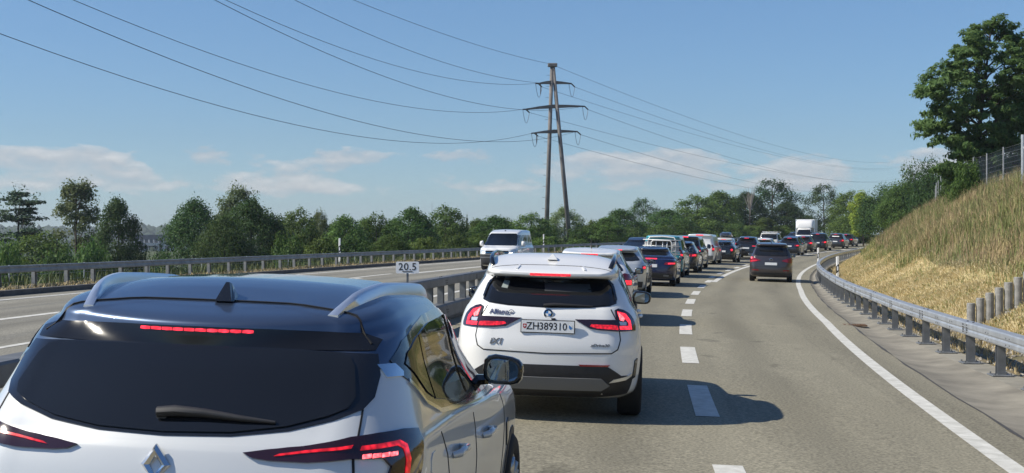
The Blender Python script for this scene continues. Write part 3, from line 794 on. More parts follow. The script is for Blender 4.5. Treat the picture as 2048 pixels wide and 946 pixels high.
def crown_pts(kind, H, W, n, seed):
    g = np.random.default_rng(seed)
    if kind == 'round':      # broad crown carried nearly to the ground
        d = g.normal(size=(n, 3)); d /= np.linalg.norm(d, axis=1)[:, None]; r = g.uniform(.35, 1, n) ** .6
        r *= 1 + .18 * np.sin(d[:, 0] * 4 + seed) * np.cos(d[:, 1] * 3 + d[:, 2] * 4)
        C = d * r[:, None] * np.array([W / 2, W / 2, H * .44]); C[:, 2] += H * .52
        C[:, :2] *= (1 - .25 * np.clip((C[:, 2] / H - .55), 0, 1) * 2)[:, None]
        rad = g.uniform(.10, .20, n) * W
        Rr = np.stack([rad, rad, rad * .75], 1)
    elif kind == 'full':     # egg shaped crown, leafy to the ground, lobed
        t = g.uniform(.03, 1, n) ** .85; ang = g.uniform(0, 2 * np.pi, n)
        prof = np.where(t < .38, .72 + .28 * np.sin(t / .38 * np.pi / 2), np.cos((t - .38) / .62 * np.pi / 2) ** .62)
        rr = W / 2 * prof * g.uniform(.55, 1, n) ** .5 * (1 + .14 * np.sin(ang * 3 + t * 9 + seed))
        C = np.stack([rr * np.cos(ang), rr * np.sin(ang), t * H * .95], 1)
        rad = g.uniform(.09, .17, n) * W; Rr = np.stack([rad, rad, rad * .8], 1)
    elif kind == 'oval':     # upright loose crown, gaps
        t = g.uniform(.18, 1, n); ang = g.uniform(0, 2 * np.pi, n)
        prof = np.sin(np.clip((t - .1) / .9, 0, 1) * np.pi * .93 + .1) ** .7
        rr = W / 2 * prof * g.uniform(.25, 1, n) ** .6
        C = np.stack([rr * np.cos(ang), rr * np.sin(ang), t * H * .96], 1)
        rad = g.uniform(.08, .17, n) * W; Rr = np.stack([rad, rad, rad * .8], 1)
    elif kind == 'layer':    # old pine: flat plates of needles on bare stems
        C = []; Rr = []
        for q in range(n):
            t = g.uniform(.38, 1) ; ang = g.uniform(0, 2 * np.pi); rr = W / 2 * (1.12 - .75 * max(0, t - .45) / .55) * g.uniform(.2, 1)
            C.append((rr * math.cos(ang), rr * math.sin(ang), t * H * .97 - rr * .12)); a = g.uniform(.08, .16) * W
            Rr.append((a, a, a * .20))
        C = np.array(C); Rr = np.array(Rr)
    elif kind == 'cone':
        t = g.uniform(.04, 1, n); ang = g.uniform(0, 2 * np.pi, n); rr = W / 2 * (1.02 - t) * g.uniform(.4, 1, n)
        C = np.stack([rr * np.cos(ang), rr * np.sin(ang), t * H - rr * .2], 1); rad = np.maximum(.10 * W * (1.3 - t), .05 * W); Rr = np.stack([rad, rad, rad * .5], 1)
    elif kind == 'bush':
        d = g.normal(size=(n, 3)); d[:, 2] = np.abs(d[:, 2]); d /= np.linalg.norm(d, axis=1)[:, None]
        C = d * (g.uniform(.3, 1, n) ** .5)[:, None] * np.array([W / 2, W / 2, H * .85]); rad = g.uniform(.12, .22, n) * min(W, H); Rr = np.stack([rad, rad, rad * .8], 1)
    return C, Rr
PROTO = {}
def tree_proto(key, kind, H, W, clumps, per, leaf, seed, m, r0=None, hang=0, elong=1.0, flat=0.0, lean=(0, 0)):
    C, Rr = crown_pts(kind, H, W, clumps, seed)
    V, F = leaves(C, Rr, per, leaf, flat, hang, elong, (0, 0, H * .45))
    # a thin scatter of stray sprays beyond the clumps breaks the outline
    d = C[rng.integers(0, len(C), clumps * per // 12)]; out_ = d + (d - np.array([0, 0, H * .5])) * rng.uniform(.02, .16, (len(d), 1)) + rng.normal(0, .03 * W, d.shape)
    V2, F2 = leaves(out_, np.full((len(d), 3), leaf), 1, leaf, flat, hang, elong)
    VA = np.concatenate([V, V2])
    zt = np.percentile(VA[:, 2], 99.6); wt = np.percentile(np.hypot(VA[:, 0], VA[:, 1]), 97)
    VA = VA * np.array([W / 2 / wt, W / 2 / wt, H / zt]); C = C * np.array([W / 2 / wt, W / 2 / wt, H / zt])
    me = fastmesh('crown', VA, np.concatenate([F, F2 + len(V)]), m)
    far = C[np.argsort(-(np.hypot(C[:, 0], C[:, 1]) + C[:, 2] * .2))]
    idx = np.linspace(0, len(C) - 1, min(len(C), 14)).astype(int)
    tm = limb_mesh('trunk', H, [tuple(c) for c in far[idx]], r0 or H * .02, lean)
    PROTO[key] = (me, tm, H, W)
def plant(key, name, p, H, W, label, rot=0.0, group=None, cat='tree'):
    me, tm, h0, w0 = PROTO[key]
    root = empty(name, p, (0, 0, rot)); tag(root, label, cat, group)
    for nm, m_ in (('crown', me), ('trunk', tm)):
        o = link(nm, m_, root); o.scale = (W / w0, W / w0, H / h0)
    return root
tree_proto('pine', 'layer', 16, 10, 80, 120, .30, 11, LEAF['blue'], .22, elong=1.3, flat=.5)
tree_proto('poplar', 'oval', 15, 6.5, 130, 90, .27, 12, LEAF['grey'], .2)
tree_proto('linden', 'full', 13, 9, 170, 120, .27, 13, LEAF['dark'], .22)
tree_proto('beech', 'full', 14, 11, 220, 110, .28, 14, LEAF['dark'], .25)
tree_proto('birch', 'oval', 15, 8, 120, 110, .24, 15, LEAF['grey'], .15, hang=.8, elong=1.3)
tree_proto('maple', 'full', 10, 8, 170, 95, .26, 16, LEAF['mid'], .16)
tree_proto('ash', 'oval', 11, 7, 110, 90, .27, 17, LEAF['mid'], .15)
tree_proto('hazel', 'bush', 4.5, 6, 90, 80, .22, 18, LEAF['mid'], .06)
tree_proto('willow', 'bush', 4.0, 5, 80, 80, .22, 19, LEAF['light'], .06)
tree_proto('lightmaple', 'oval', 10, 6, 110, 90, .25, 20, LEAF['light'], .14)
tree_proto('locust', 'oval', 12, 9, 90, 95, .26, 21, LEAF['dark'], .2)
tree_proto('gold', 'oval', 8, 5, 90, 80, .25, 22, LEAF['yellow'], .12)
tree_proto('spruce', 'cone', 14, 5, 150, 70, .25, 23, LEAF['blue'], .2, flat=.3)

tree_proto('thicket', 'bush', 8, 8, 150, 100, .26, 31, LEAF['dark'], .1)
tree_proto('copse', 'bush', 8, 8, 140, 95, .26, 32, LEAF['mid'], .1)

def ground_z(x, y):
    """terrain height under a point left of the road"""
    # invert the road frame
    yy = y
    for _ in range(12):
        h = head(yy); u = (xr(yy) - x) * math.cos(h) + (y - yy) * math.sin(h)
        yy = y - u * math.sin(h)
    return left_pt(max(-40, min(300, yy)), u).z if u < 139 else -9.0
def at_px(px, d): return ((px - 1024) / 2840 * d, d)
def top_z(py, d): return CAM_H + (475 - py) / 2840 * d
def px_tree(key, name, px, py, wpx, d, label, rot=0.0, group=None, cat='tree', z0=None):
    x, y = at_px(px, d)
    z = ground_z(x, y) if z0 is None else z0
    return plant(key, name, (x, y, z), top_z(py, d) - z, wpx * 1.1 * d / 2840, label, rot, group, cat)
# left of the oncoming road, one by one from left to right
px_tree('pine', 'pine_tree', 38, 384, 150, 128, 'tall pine with flat needle plates and bare stems, leftmost in the row', .4)
px_tree('poplar', 'poplar_tree', 152, 364, 108, 120, 'slender grey green poplar between the pine and the round dark tree', 1.1)
px_tree('linden', 'linden_tree', 236, 400, 108, 112, 'round dark linden standing alone left of the apartment block gap', 2.0)
px_tree('ash', 'ash_tree', 85, 468, 140, 105, 'low green tree under the pine behind the left guardrail', .3)
px_tree('hazel', 'shrub', 12, 482, 90, 84, 'bright green shrub below the pine at the left end', 2.7, cat='shrub')
px_tree('hazel', 'shrub', 302, 522, 70, 118, 'low shrub in the gap before the apartment block', 1.3, cat='shrub')
px_tree('beech', 'beech_tree', 388, 402, 150, 112, 'wide dark beech right of the gap with the apartment block', .9)
px_tree('beech', 'beech_tree', 500, 404, 165, 104, 'broad dark beech behind the white delineator post on the left', 2.9)
px_tree('birch', 'birch_tree', 480, 376, 118, 118, 'tall drooping birch rising above the two dark beeches', .2)
px_tree('ash', 'ash_tree', 598, 420, 88, 112, 'open ash with upright branches right of the dark beech', .2)
px_tree('birch', 'birch_tree', 640, 424, 52, 122, 'thin pale birch between the ash and the dark maple', 1.9)
px_tree('maple', 'maple_tree', 690, 434, 110, 112, 'rounded green maple with a jagged top left of the kilometre plate', .7)
px_tree('lightmaple', 'maple_tree', 752, 430, 80, 118, 'light green narrow maple above the kilometre plate', 2.4)
px_tree('maple', 'maple_tree', 825, 418, 118, 124, 'tall spreading maple under the thin far mast', 1.8)
px_tree('ash', 'ash_tree', 890, 414, 92, 130, 'loose ash left of the white oncoming van, by the mast', 2.9)
px_tree('maple', 'maple_tree', 990, 434, 110, 132, 'dark maple directly behind the white oncoming van', .1)
px_tree('ash', 'ash_tree', 1062, 428, 92, 140, 'airy ash between the van and the pylon foot', 1.0)
px_tree('birch', 'birch_tree', 1130, 416, 80, 178, 'thin tree with sky gaps behind the right pylon leg', .5)
px_tree('willow', 'willow_shrub', 1192, 440, 80, 172, 'grey green willow shrub right of the pylon', .5, cat='shrub')
low = [(575, 470, 96, 92, 'hazel'), (645, 476, 90, 90, 'willow'), (712, 474, 100, 92, 'hazel'), (782, 470, 90, 94, 'maple'), (850, 476, 80, 98, 'willow'), (908, 470, 84, 102, 'hazel'), (960, 468, 90, 112, 'maple'), (1030, 468, 90, 122, 'hazel'), (1090, 474, 80, 130, 'willow'), (1150, 478, 74, 140, 'hazel')]
names = ['green shrub right of the broad dark beech', 'pale bushy shrub under the thin birch', 'green shrub under the jagged maple', 'dense shrub above and left of the kilometre plate', 'pale shrub just right of the kilometre plate', 'green shrub behind the rail left of the white van', 'dark dense shrub beside the left mirror of the white van', 'shrub behind the roof of the white oncoming van', 'pale shrub at the foot of the pylon', 'low green shrub right of the pylon legs']
for (px, py, w, d, key), lb in zip(low, names): px_tree(key, 'shrub', px, py, w, d, lb, px * .37, cat='shrub')
px_tree('beech', 'beech_tree', 448, 436, 130, 98, 'low dark tree filling the space between the two beeches', 1.7)
px_tree('hazel', 'shrub', 190, 486, 120, 96, 'dark shrub below the poplar behind the left guardrail', .8, cat='shrub')
px_tree('hazel', 'shrub', 120, 500, 110, 90, 'leafy shrub between the pine and the poplar trunk', 1.9, cat='shrub')
back = [(560, 436, 90), (620, 442, 84), (672, 446, 80), (730, 440, 90), (790, 440, 86), (845, 438, 90), (905, 436, 84), (955, 440, 84), (1020, 440, 84), (1085, 446, 80), (1165, 450, 80), (1215, 436, 90)]
for (px, py, w), lb in zip(back, ['right of the broad dark beech', 'behind the open ash', 'behind the thin pale birch', 'behind the jagged maple', 'above the kilometre plate', 'under the far mast', 'right of the far mast', 'above the left mirror of the white van', 'right of the white van roof', 'left of the pylon legs', 'right of the pylon legs', 'left of the trees over the queue']):
    px_tree('maple' if (px // 10) % 2 else 'copse', 'deciduous_tree', px, py, w, 150, 'tree of the second row ' + lb, px * .51)
# the long row above the queue
row = [(1240, 420, 96, 196, 'maple', 'rounded green tree left of the clump above the teal van'),
 (1287, 398, 78, 214, 'locust', 'dark locust crown sticking up above the oncoming dark car'),
 (1335, 420, 110, 200, 'maple', 'green tree above the teal van with the rack'),
 (1395, 392, 104, 214, 'ash', 'upright ash above the black van'),
 (1440, 384, 104, 222, 'maple', 'broad green tree above the white lettered van'),
 (1492, 386, 104, 226, 'beech', 'dark beech left of the tallest crown over the queue'),
 (1545, 360, 116, 232, 'locust', 'tallest dark locust over the queue left of the box truck'),
 (1574, 404, 84, 228, 'beech', 'dark beech close left of the box truck'),
 (1648, 370, 84, 246, 'locust', 'open locust with sky gaps behind the box truck'),
 (1612, 432, 70, 250, 'maple', 'small green tree filling the dip behind the box truck')]
for px, py, w, d, key, lb in row: px_tree(key, 'locust_tree' if key == 'locust' else 'deciduous_tree', px, py, w, d, lb, px * .21)
low = [(1262, 455, 80, 182, 'hazel', 'green bush above the oncoming dark car'), (1318, 452, 76, 186, 'willow', 'pale bush above the bike rack'), (1370, 440, 88, 190, 'maple', 'bushy tree between the teal and black vans'),
 (1420, 440, 90, 196, 'willow', 'pale bush over the white lettered van roof'), (1470, 446, 80, 200, 'hazel', 'bush above the small black hatchback'), (1500, 452, 70, 204, 'willow', 'yellowish bush above the dark wagon'),
 (1532, 436, 54, 206, 'lightmaple', 'young light green tree pointing up left of the white off-roader'), (1560, 452, 60, 208, 'willow', 'light bush behind the white off-roader roof')]
for px, py, w, d, key, lb in low: px_tree(key, 'shrub', px, py, w, d, lb, px * .33, cat='shrub')
# right side: above the cutting
def rt(key, name, px, py, w, d, z0, lb, rot=0.0): return px_tree(key, name, px, py, w, d, lb, rot, None, 'tree', z0)
rt('ash', 'ash_tree', 1700, 384, 80, 205, 0.5, 'mid green tree right of the box truck', .4)
rt('gold', 'maple_tree', 1727, 384, 56, 176, 1.0, 'yellow green young tree among the dark trees on the right', 1.2)
rt('copse', 'maple_tree', 1700, 428, 100, 192, 0.5, 'rounded tree above the last cars of the queue', 2.1)
rt('thicket', 'beech_tree', 1768, 372, 100, 160, 2.5, 'dark beech on the crest right of the yellow green tree', .6)
rt('thicket', 'locust_tree', 1826, 330, 96, 148, 1.5, 'dark locust rising left of the fence posts', 1.5)
rt('thicket', 'beech_tree', 1866, 322, 90, 128, 2.5, 'dark beech behind the row of thin fence posts', 2.5)
rt('copse', 'maple_tree', 1796, 370, 84, 140, 3.0, 'low green tree on the crest below the dark locust', .9)
rt('linden', 'linden_tree', 2075, 120, 190, 82, 4.5, 'dark tree cut by the right edge behind the big locust', .9)
rt('hazel', 'shrub', 1930, 346, 80, 84, 4.4, 'dark bush at the foot of the big locust', .9)
rt('hazel', 'shrub', 1990, 330, 120, 84, 4.4, 'bush behind the mesh fence under the big locust', 2.2)

rt('hazel', 'shrub', 1938, 322, 84, 63, 3.0, 'leafy shrub before the fence between the thin far posts and the near ones', 1.4)
rt('copse', 'shrub', 1915, 340, 70, 72, 3.2, 'dark shrub at the left foot of the big locust', 2.6)
# the big locust at the right, limb by limb
def big_locust():
    d = 70.0
    x0, y0 = at_px(1952, d); z0 = 4.3
    root = empty('locust_tree', (x0, y0, z0)); tag(root, 'large feathery locust tree towering over the grassy bank at the right', 'tree')
    s = d / 2840
    # crown sprays read off the outline: (px, py, half width px)
    cl = [(1990, 52, 26), (2022, 66, 22), (1958, 66, 20), (1938, 88, 22), (1968, 96, 30), (2008, 104, 32), (2040, 110, 24), (1905, 118, 24), (1935, 130, 30), (1976, 142, 34), (2016, 150, 34),
          (1872, 152, 20), (1898, 162, 28), (1938, 178, 34), (1986, 190, 36), (2030, 196, 30), (1848, 178, 16), (1862, 196, 20), (1902, 206, 30), (1950, 222, 36), (1998, 236, 34), (2036, 240, 26),
          (1850, 252, 16), (1876, 256, 24), (1912, 250, 28), (1890, 280, 20), (1938, 276, 32), (1978, 286, 32), (2020, 290, 28), (1916, 306, 26), (1952, 320, 30), (1900, 332, 20), (1990, 330, 28), (1934, 346, 24), (1966, 350, 26), (2034, 150, 26), (1955, 110, 24), (1918, 228, 24), (1888, 220, 18), (1840, 186, 9), (1842, 250, 9), (1998, 40, 10), (1950, 150, 26), (1975, 200, 28), (1960, 260, 28), (1985, 312, 26), (1945, 300, 24), (2004, 180, 26), (2006, 270, 26), (1908, 348, 22), (1884, 338, 16), (1925, 362, 22), (1990, 352, 24), (2016, 332, 24), (2042, 342, 24), (1960, 372, 22), (2058, 84, 24), (2070, 130, 26), (2060, 175, 28), (2074, 215, 26), (2062, 255, 28), (2050, 300, 26), (2066, 330, 24), (2030, 48, 10), (1955, 50, 9)]
    C = []; Rr = []; ends = []
    g = np.random.default_rng(5)
    for px, py, hw in cl:
        cx, cz = (px - 1024) * s - x0, CAM_H + (475 - py) * s - z0
        depth = 1.9 * math.sin(math.pi * min(1, max(0.1, (py - 20) / 340))) + .3
        for q in range(2 if hw > 14 else 1):
            cy = g.uniform(-1, 1) * depth
            ends.append((cx + g.normal(0, .08), cy, cz))
            nsub = 7 if hw > 14 else 3
            for _ in range(nsub):
                C.append((cx + g.normal(0, hw * s * .55), cy + g.normal(0, .35), cz + g.normal(0, hw * s * .38) - .03)); a = g.uniform(.16, .36); Rr.append((a * 1.2, a * 1.2, a * .62))
    V, F = leaves(np.array(C), np.array(Rr), 66, .13, .45, .35, 1.7, (0.4, 0, 4))
    link('crown', fastmesh('crown', V, F, LEAF['locust']), root)
    mb = MB()
    t1 = [Vector((0.0, 0, -.6)), Vector((.05, 0, 1.2)), Vector((.22, .1, 3)), Vector((.42, 0, 5)), Vector((.62, .1, 6.4)), Vector((.72, 0, 7.5))]
    mb.tube(t1, [.15, .13, .11, .085, .05, .02], 8)
    t2 = [Vector((0.55, .3, -.6)), Vector((.9, .3, 2)), Vector((1.25, .2, 4.5)), Vector((1.6, .1, 7))]
    mb.tube(t2, [.11, .09, .06, .02], 7)
    for e in ends:
        e = Vector(e); z = max(1.0, e.z - .5 - .35 * abs(e.x - .4)); 
        for i in range(5):
            if t1[i].z <= z <= t1[i + 1].z: a = t1[i].lerp(t1[i + 1], (z - t1[i].z) / (t1[i + 1].z - t1[i].z)); break
        else: a = t1[-2]
        mb.tube([a, a.lerp(e, .5) + Vector((0, 0, .12)), e], [.035, .02, .006], 4, False)
    mb.obj('trunk', M['bark'], root, True)
big_locust()
# a bare grey crown among the trees over the queue
x, y = at_px(1500, 220); bt = empty('bare_tree', (x, y, 1.0)); tag(bt, 'bare grey branches poking out left of the tallest crown', 'tree')
mb = MB(); top = top_z(372, 220) - 1.0; mb.tube([(0, 0, -.5), (0, 0, top * .6)], [.14, .07], 6); mb.obj('trunk', M['bark'], bt)
mb = MB()
for k in range(26):
    a = rng.uniform(0, 6.28); q = Vector((math.cos(a), math.sin(a), 0)) * rng.uniform(.4, 2.0); z = rng.uniform(.75, 1.02) * top
    mb.tube([(0, 0, top * rng.uniform(.45, .6)), q * .5 + Vector((0, 0, z * .85)), q + Vector((0, 0, z))], [.05, .03, .012], 4, False)
M['twig'] = mat('grey_twigs', (0.22, 0.20, 0.18), .9, var=.2); mb.obj('branch', M['twig'], bt)

# ------------------------------------------------------------------ far valley: building, mast, wooded ridge
def ridge(name, d0, h0, n, size, m, label, x0, x1, seed):
    g = np.random.default_rng(seed)
    bmx = bmesh.new(); bmesh.ops.create_icosphere(bmx, subdivisions=2 if n < 1000 else 1, radius=1); iv2 = np.array([v.co[:] for v in bmx.verts]); fi2 = np.array([[v.index for v in f.verts] for f in bmx.faces]); bmx.free()
    VV = []; FF = []; nn = 0
    for k in range(n):
        x = g.uniform(x0, x1); t = g.uniform(0, 1); yy = d0 + t * 500
        base = -9 + (h0 + 9) * t * (0.85 + .15 * math.sin(x * .004 + seed) + .06 * math.sin(x * .019))
        s = size * g.uniform(.6, 1.3); sh = g.uniform(.8, 1.35)
        q = iv2 * np.array([s, s, s * sh]) * g.uniform(.7, 1.25, (len(iv2), 1)); 
        VV.append(q + np.array([x, yy, base])); FF.append(fi2 + nn); nn += len(iv2)
    o = link(name, fastmesh(name, np.concatenate(VV), np.concatenate(FF), m, True)); tag(o, label, kind='stuff')
M['far_wood'] = mat('far_wood', (0.035, 0.060, 0.030), .9, col2=(0.018, 0.034, 0.018), vscale=.05, island=.5)
V = []; xs = np.linspace(-1500, 1500, 60)
for x in xs:
    w = .85 + .15 * math.sin(x * .004 + 3)
    V += [(x, 1100, -9.2), (x, 1600, -9 + 19 * w - 2), (x, 2600, -9.2)]
F = [(i * 3 + k, (i + 1) * 3 + k, (i + 1) * 3 + k + 1, i * 3 + k + 1) for i in range(59) for k in range(2)]
o = obj('far_hill', V, [f[::-1] for f in F], M['field'], None, True); o['kind'] = 'structure'
ridge('far_forest', 1100, 9, 1900, 7, M['far_wood'], 'distant wooded ridge on the skyline', -640, 160, 3)
ridge('valley_wood', 320, -6.5, 700, 4, M['far_wood'], 'wood in the valley seen through the gaps', -260, 40, 9)
px_tree('spruce', 'spruce_tree', 934, 436, 22, 420, 'small dark spruce tip on the skyline left of the white van', 0, None, 'tree', -8.5)
px_tree('spruce', 'spruce_tree', 772, 442, 20, 440, 'tiny dark spruce tip on the skyline above the kilometre plate', 1, None, 'tree', -8.5)
px_tree('spruce', 'spruce_tree', 1164, 452, 24, 380, 'dark blue spruce tip right of the pylon', 2, None, 'tree', -8.5)

x, y = at_px(309, 520); bl = empty('apartment_block', (x, y, -9), (0, 0, .12)); tag(bl, 'far white apartment block with balconies seen between two dark trees', 'building')
M['render'] = mat('white_render', (0.52, 0.51, 0.49), .9, var=.12, vscale=.4); M['dark_roof'] = mat('dark_roof', (0.10, 0.11, 0.13), .8, var=.2, vscale=1); M['far_glass'] = mat('far_window', (0.05, 0.065, 0.08), .15, spec=.6)
mb = MB(); mb.box((0, 0, 5.0), (14, 11, 10.0)); mb.obj('wall', M['render'], bl)
mb = MB(); mb.box((0, 0, 10.9), (13.2, 10.4, 1.8)); mb.obj('roof', M['dark_roof'], bl)
wme = None
for fz in range(4):
    zc = 1.6 + fz * 2.5
    mb = MB(); mb.box((-1.8, -6.2, zc - .75), (9.4, 1.4, .95)); mb.obj('balcony', M['render'], bl)
    for k in range(6):
        mb = MB(); mb.box((-5.6 + k * 1.7, -5.52, zc + .45), (1.15, .10, 1.35)); mb.obj('window', M['far_glass'], bl)
    mb = MB(); mb.box((5.3, -5.53, zc + .3), (1.6, .10, 1.5)); mb.obj('window', M['far_glass'], bl)
x, y = at_px(864, 900); ms = empty('mast', (x, y, -9)); tag(ms, 'hair thin lattice mast on the far skyline', 'mast')
mb = MB(); mb.tube([(0, 0, 0), (0, 0, top_z(404, 900) + 9)], [.28, .10], 6); mb.obj('shaft', M['steel_dull'], ms)

# ------------------------------------------------------------------ pylon and its lines
PD = 150.0; S = PD / 2840
def pp(px, py, dd=0.0): return Vector(((px - 1024) * S, PD + dd, CAM_H + (475 - py) * S))
base = pp(1108, 500); base.z = ground_z(base.x, PD) - .3
py_ = empty('pylon', base); tag(py_, 'tall two legged concrete power pylon with three crossarms', 'pylon')
for a, b in (((1104, 128), (1091, 520)), ((1106, 128), (1143, 520))):
    A, B = pp(*a), pp(*b); d = (B - A); B = B + d * max(0, (B.z - base.z) / -d.z)
    mb = MB(); mb.tube([B - base, A - base], [.26, .18], 12); mb.obj('leg', M['pole'], py_, True)
    if a[0] == 1104:
        for k in range(16):
            q = B.lerp(A, .12 + .055 * k); mb = MB(); mb.tube([q - base + Vector((-.55, 0, 0)), q - base + Vector((.2, 0, 0))], .018, 5); mb.obj('step_bolt', M['wire'], py_)
mb = MB(); c = pp(1105, 130) - base; mb.box(c, (1.0, .8, .35), bev=.05); mb.obj('cap', M['pole'], py_)
DIR = Vector((-.262, -.965, 0)).normalized()         # the incoming line runs back over the left
CR = Vector((.9, -.22, 0)).normalized()
arms = []
for (lx, ly), (mx, my), (rx, ry) in (((1076, 170), (1103, 166), (1144, 164)), ((1051, 221), (1106, 214), (1171, 210)), ((1068, 268), (1108, 264), (1156, 261))):
    L_, C_, R_ = pp(lx, ly, -1.5), pp(mx, my, 0), pp(rx, ry, 1.5)
    V = []
    for p, h in ((L_, .06), (L_.lerp(C_, .5) + Vector((0, 0, .06)), .13), (C_ + Vector((0, 0, .06)), .20), (C_.lerp(R_, .5) + Vector((0, 0, .06)), .13), (R_, .06)):
        q = p - base
        for sx, sz in ((-.15, -1), (.15, -1), (.15, 1), (-.15, 1)): V.append(q + Vector((0, sx, sz * h)))
    F = [(0, 1, 2, 3), (19, 18, 17, 16)] + [(i * 4 + k, i * 4 + 4 + k, i * 4 + 4 + (k + 1) % 4, i * 4 + (k + 1) % 4) for i in range(4) for k in range(4)]
    obj('crossarm', V, F, M['pole'], py_)
    arms.append((L_, R_))
M['insul'] = mat('insulator', (0.05, 0.045, 0.045), .35, var=.3)
RD = Vector((.36, .93, 0)).normalized()              # the outgoing line runs ahead to the right
def insul(p, d):
    mb = MB(); d = d.normalized(); pts = []; rr_ = []
    for k in range(17): pts.append(p - base + d * (.07 * k)); rr_.append(.075 if k % 2 else .04)
    mb.tube(pts, rr_, 8); mb.obj('insulator', M['insul'], py_)
    return p + d * 1.15
ends = []
for L_, R_ in arms:
    for k, p in enumerate((L_, R_)):
        a = insul(p, DIR + Vector((0, 0, -.10))); b = insul(p, RD + Vector((0, 0, -.22)))
        mb = MB(); mid = (a + b) / 2; pts = []
        for t in np.linspace(0, 1, 13): q = a.lerp(b, float(t)); q.z -= 1.25 * 4 * t * (1 - t); pts.append(q - base)
        mb.tube(pts, .022, 5); mb.obj('jumper', M['wire'], py_)
        ends.append((k, p, a, b))
for L_, R_ in (arms[0], arms[2]):
    q = L_ - base; mb = MB(); mb.tube([q + Vector((.25, 0, 0)), q + Vector((.25, 0, -1.1))], [.05, .05], 6); mb.obj('insulator', M['insul'], py_)

def solve(p0, hd, m1, m2):
    """height coefficients so that the wire from p0 along hd crosses the two picture points"""
    eq = []
    for px, py in (m1, m2):
        k = (px - 1024) / 2840            # x = k*y
        t = (k * p0.y - p0.x) / (hd.x - k * hd.y)
        y = p0.y + hd.y * t
        eq.append((t, CAM_H + (475 - py) / 2840 * y - p0.z))
    (t1, z1), (t2, z2) = eq
    c = (z2 / t2 - z1 / t1) / (t2 - t1); b = z1 / t1 - c * t1
    return b, c
def wire(p0, hd, m1, m2, tmax, label):
    b, c = solve(p0, hd, m1, m2)
    mb = MB(); pts = [p0 + hd * t + Vector((0, 0, b * t + c * t * t)) for t in np.linspace(0, tmax, 46)]
    o0 = Vector(pts[0]); mb.tube([p - o0 for p in pts], .017, 5)
    o = mb.obj('power_line', M['wire'], None, True, o0); tag(o, label, 'cable', 'conductors of the power line')
L1, R1, L2, R2, L3, R3 = [e[2] for e in ends]
topc = pp(1102, 128)
HL = Vector((-.262, -.965, 0)).normalized()
wire(topc, HL, (900, 72), (708, 0), 150, 'topmost earth wire from the pylon head to the upper left')
wire(R1, HL, (850, 112), (590, 0), 150, 'upper left wire from the right end of the top crossarm')
wire(L1, HL, (760, 122), (452, 0), 150, 'upper left wire from the left end of the top crossarm')
wire(R2, HL, (740, 142), (430, 0), 150, 'left wire from the right end of the longest middle crossarm')
wire(L2, HL, (600, 165), (147, 0), 150, 'left wire from the left end of the longest middle crossarm')
wire(R3, HL, (560, 197), (57, 0), 150, 'left wire from the right end of the lowest crossarm')
wire(L3, HL, (500, 228), (2, 68), 150, 'lowest left wire sagging below the lowest crossarm')
L1, R1, L2, R2, L3, R3 = [e[3] for e in ends]
HR = Vector((.36, .93, 0)).normalized()
wire(topc, HR, (1400, 243), (1860, 305), 330, 'topmost earth wire running down to the trees at the right')
wire(R1, HR, (1400, 262), (1820, 331), 330, 'right wire from the right end of the top crossarm')
wire(L1, HR, (1400, 272), (1830, 334), 330, 'right wire from the left end of the top crossarm')
wire(R2, HR, (1400, 297), (1780, 360), 330, 'right wire from the right end of the longest middle crossarm')
wire(L2, HR, (1400, 312), (1760, 365), 330, 'right wire from the left end of the longest middle crossarm')
wire(R3, HR, (1400, 340), (1680, 388), 330, 'right wire from the right end of the lowest crossarm')
wire(L3, HR, (1400, 356), (1620, 392), 330, 'right wire from the left end of the lowest crossarm')
# ------------------------------------------------------------------ vehicle building kit
def pchip(t, Y, tt):
    t = np.asarray(t, float); Y = np.asarray(Y, float); tt = np.asarray(tt, float)
    if len(t) == 1: return np.repeat(Y, len(tt), 0)
    sh = Y.shape; Y = Y.reshape(len(t), -1)
    h = np.diff(t)[:, None]; dl_ = np.diff(Y, axis=0) / h
    d = np.zeros_like(Y); d[0] = dl_[0]; d[-1] = dl_[-1]
    if len(t) > 2:
        w1 = 2 * h[1:] + h[:-1]; w2 = h[1:] + 2 * h[:-1]
        a, b = dl_[:-1], dl_[1:]
        with np.errstate(divide='ignore', invalid='ignore'):
            m_ = (w1 + w2) / (w1 / a + w2 / b)
        d[1:-1] = np.where(a * b > 0, m_, 0)
    i = np.clip(np.searchsorted(t, tt, side='right') - 1, 0, len(t) - 2)
    s = ((tt - t[i]) / h[i, 0])[:, None]; hh = h[i]
    y = (1 + 2 * s) * (1 - s) ** 2 * Y[i] + s * (1 - s) ** 2 * hh * d[i] + s * s * (3 - 2 * s) * Y[i + 1] + s * s * (s - 1) * hh * d[i + 1]
    return y.reshape((len(tt),) + sh[1:])
def tab(keys, a):
    keys = np.asarray(keys, float) if not isinstance(keys, (int, float)) else np.array([keys, keys], float)
    return pchip(np.linspace(0, 1, len(keys)), keys, np.clip(a, 0, 1))
def ring(xr_, xf, w, z, bow=.10, cx=.30, cy=.30, bowf=.12, fcx=.45, fcy=.40, wb=0.0):
    return dict(xr=xr_, xf=xf, w=w, z=z, bow=bow, cx=cx, cy=cy, bowf=bowf, fcx=fcx, fcy=fcy)
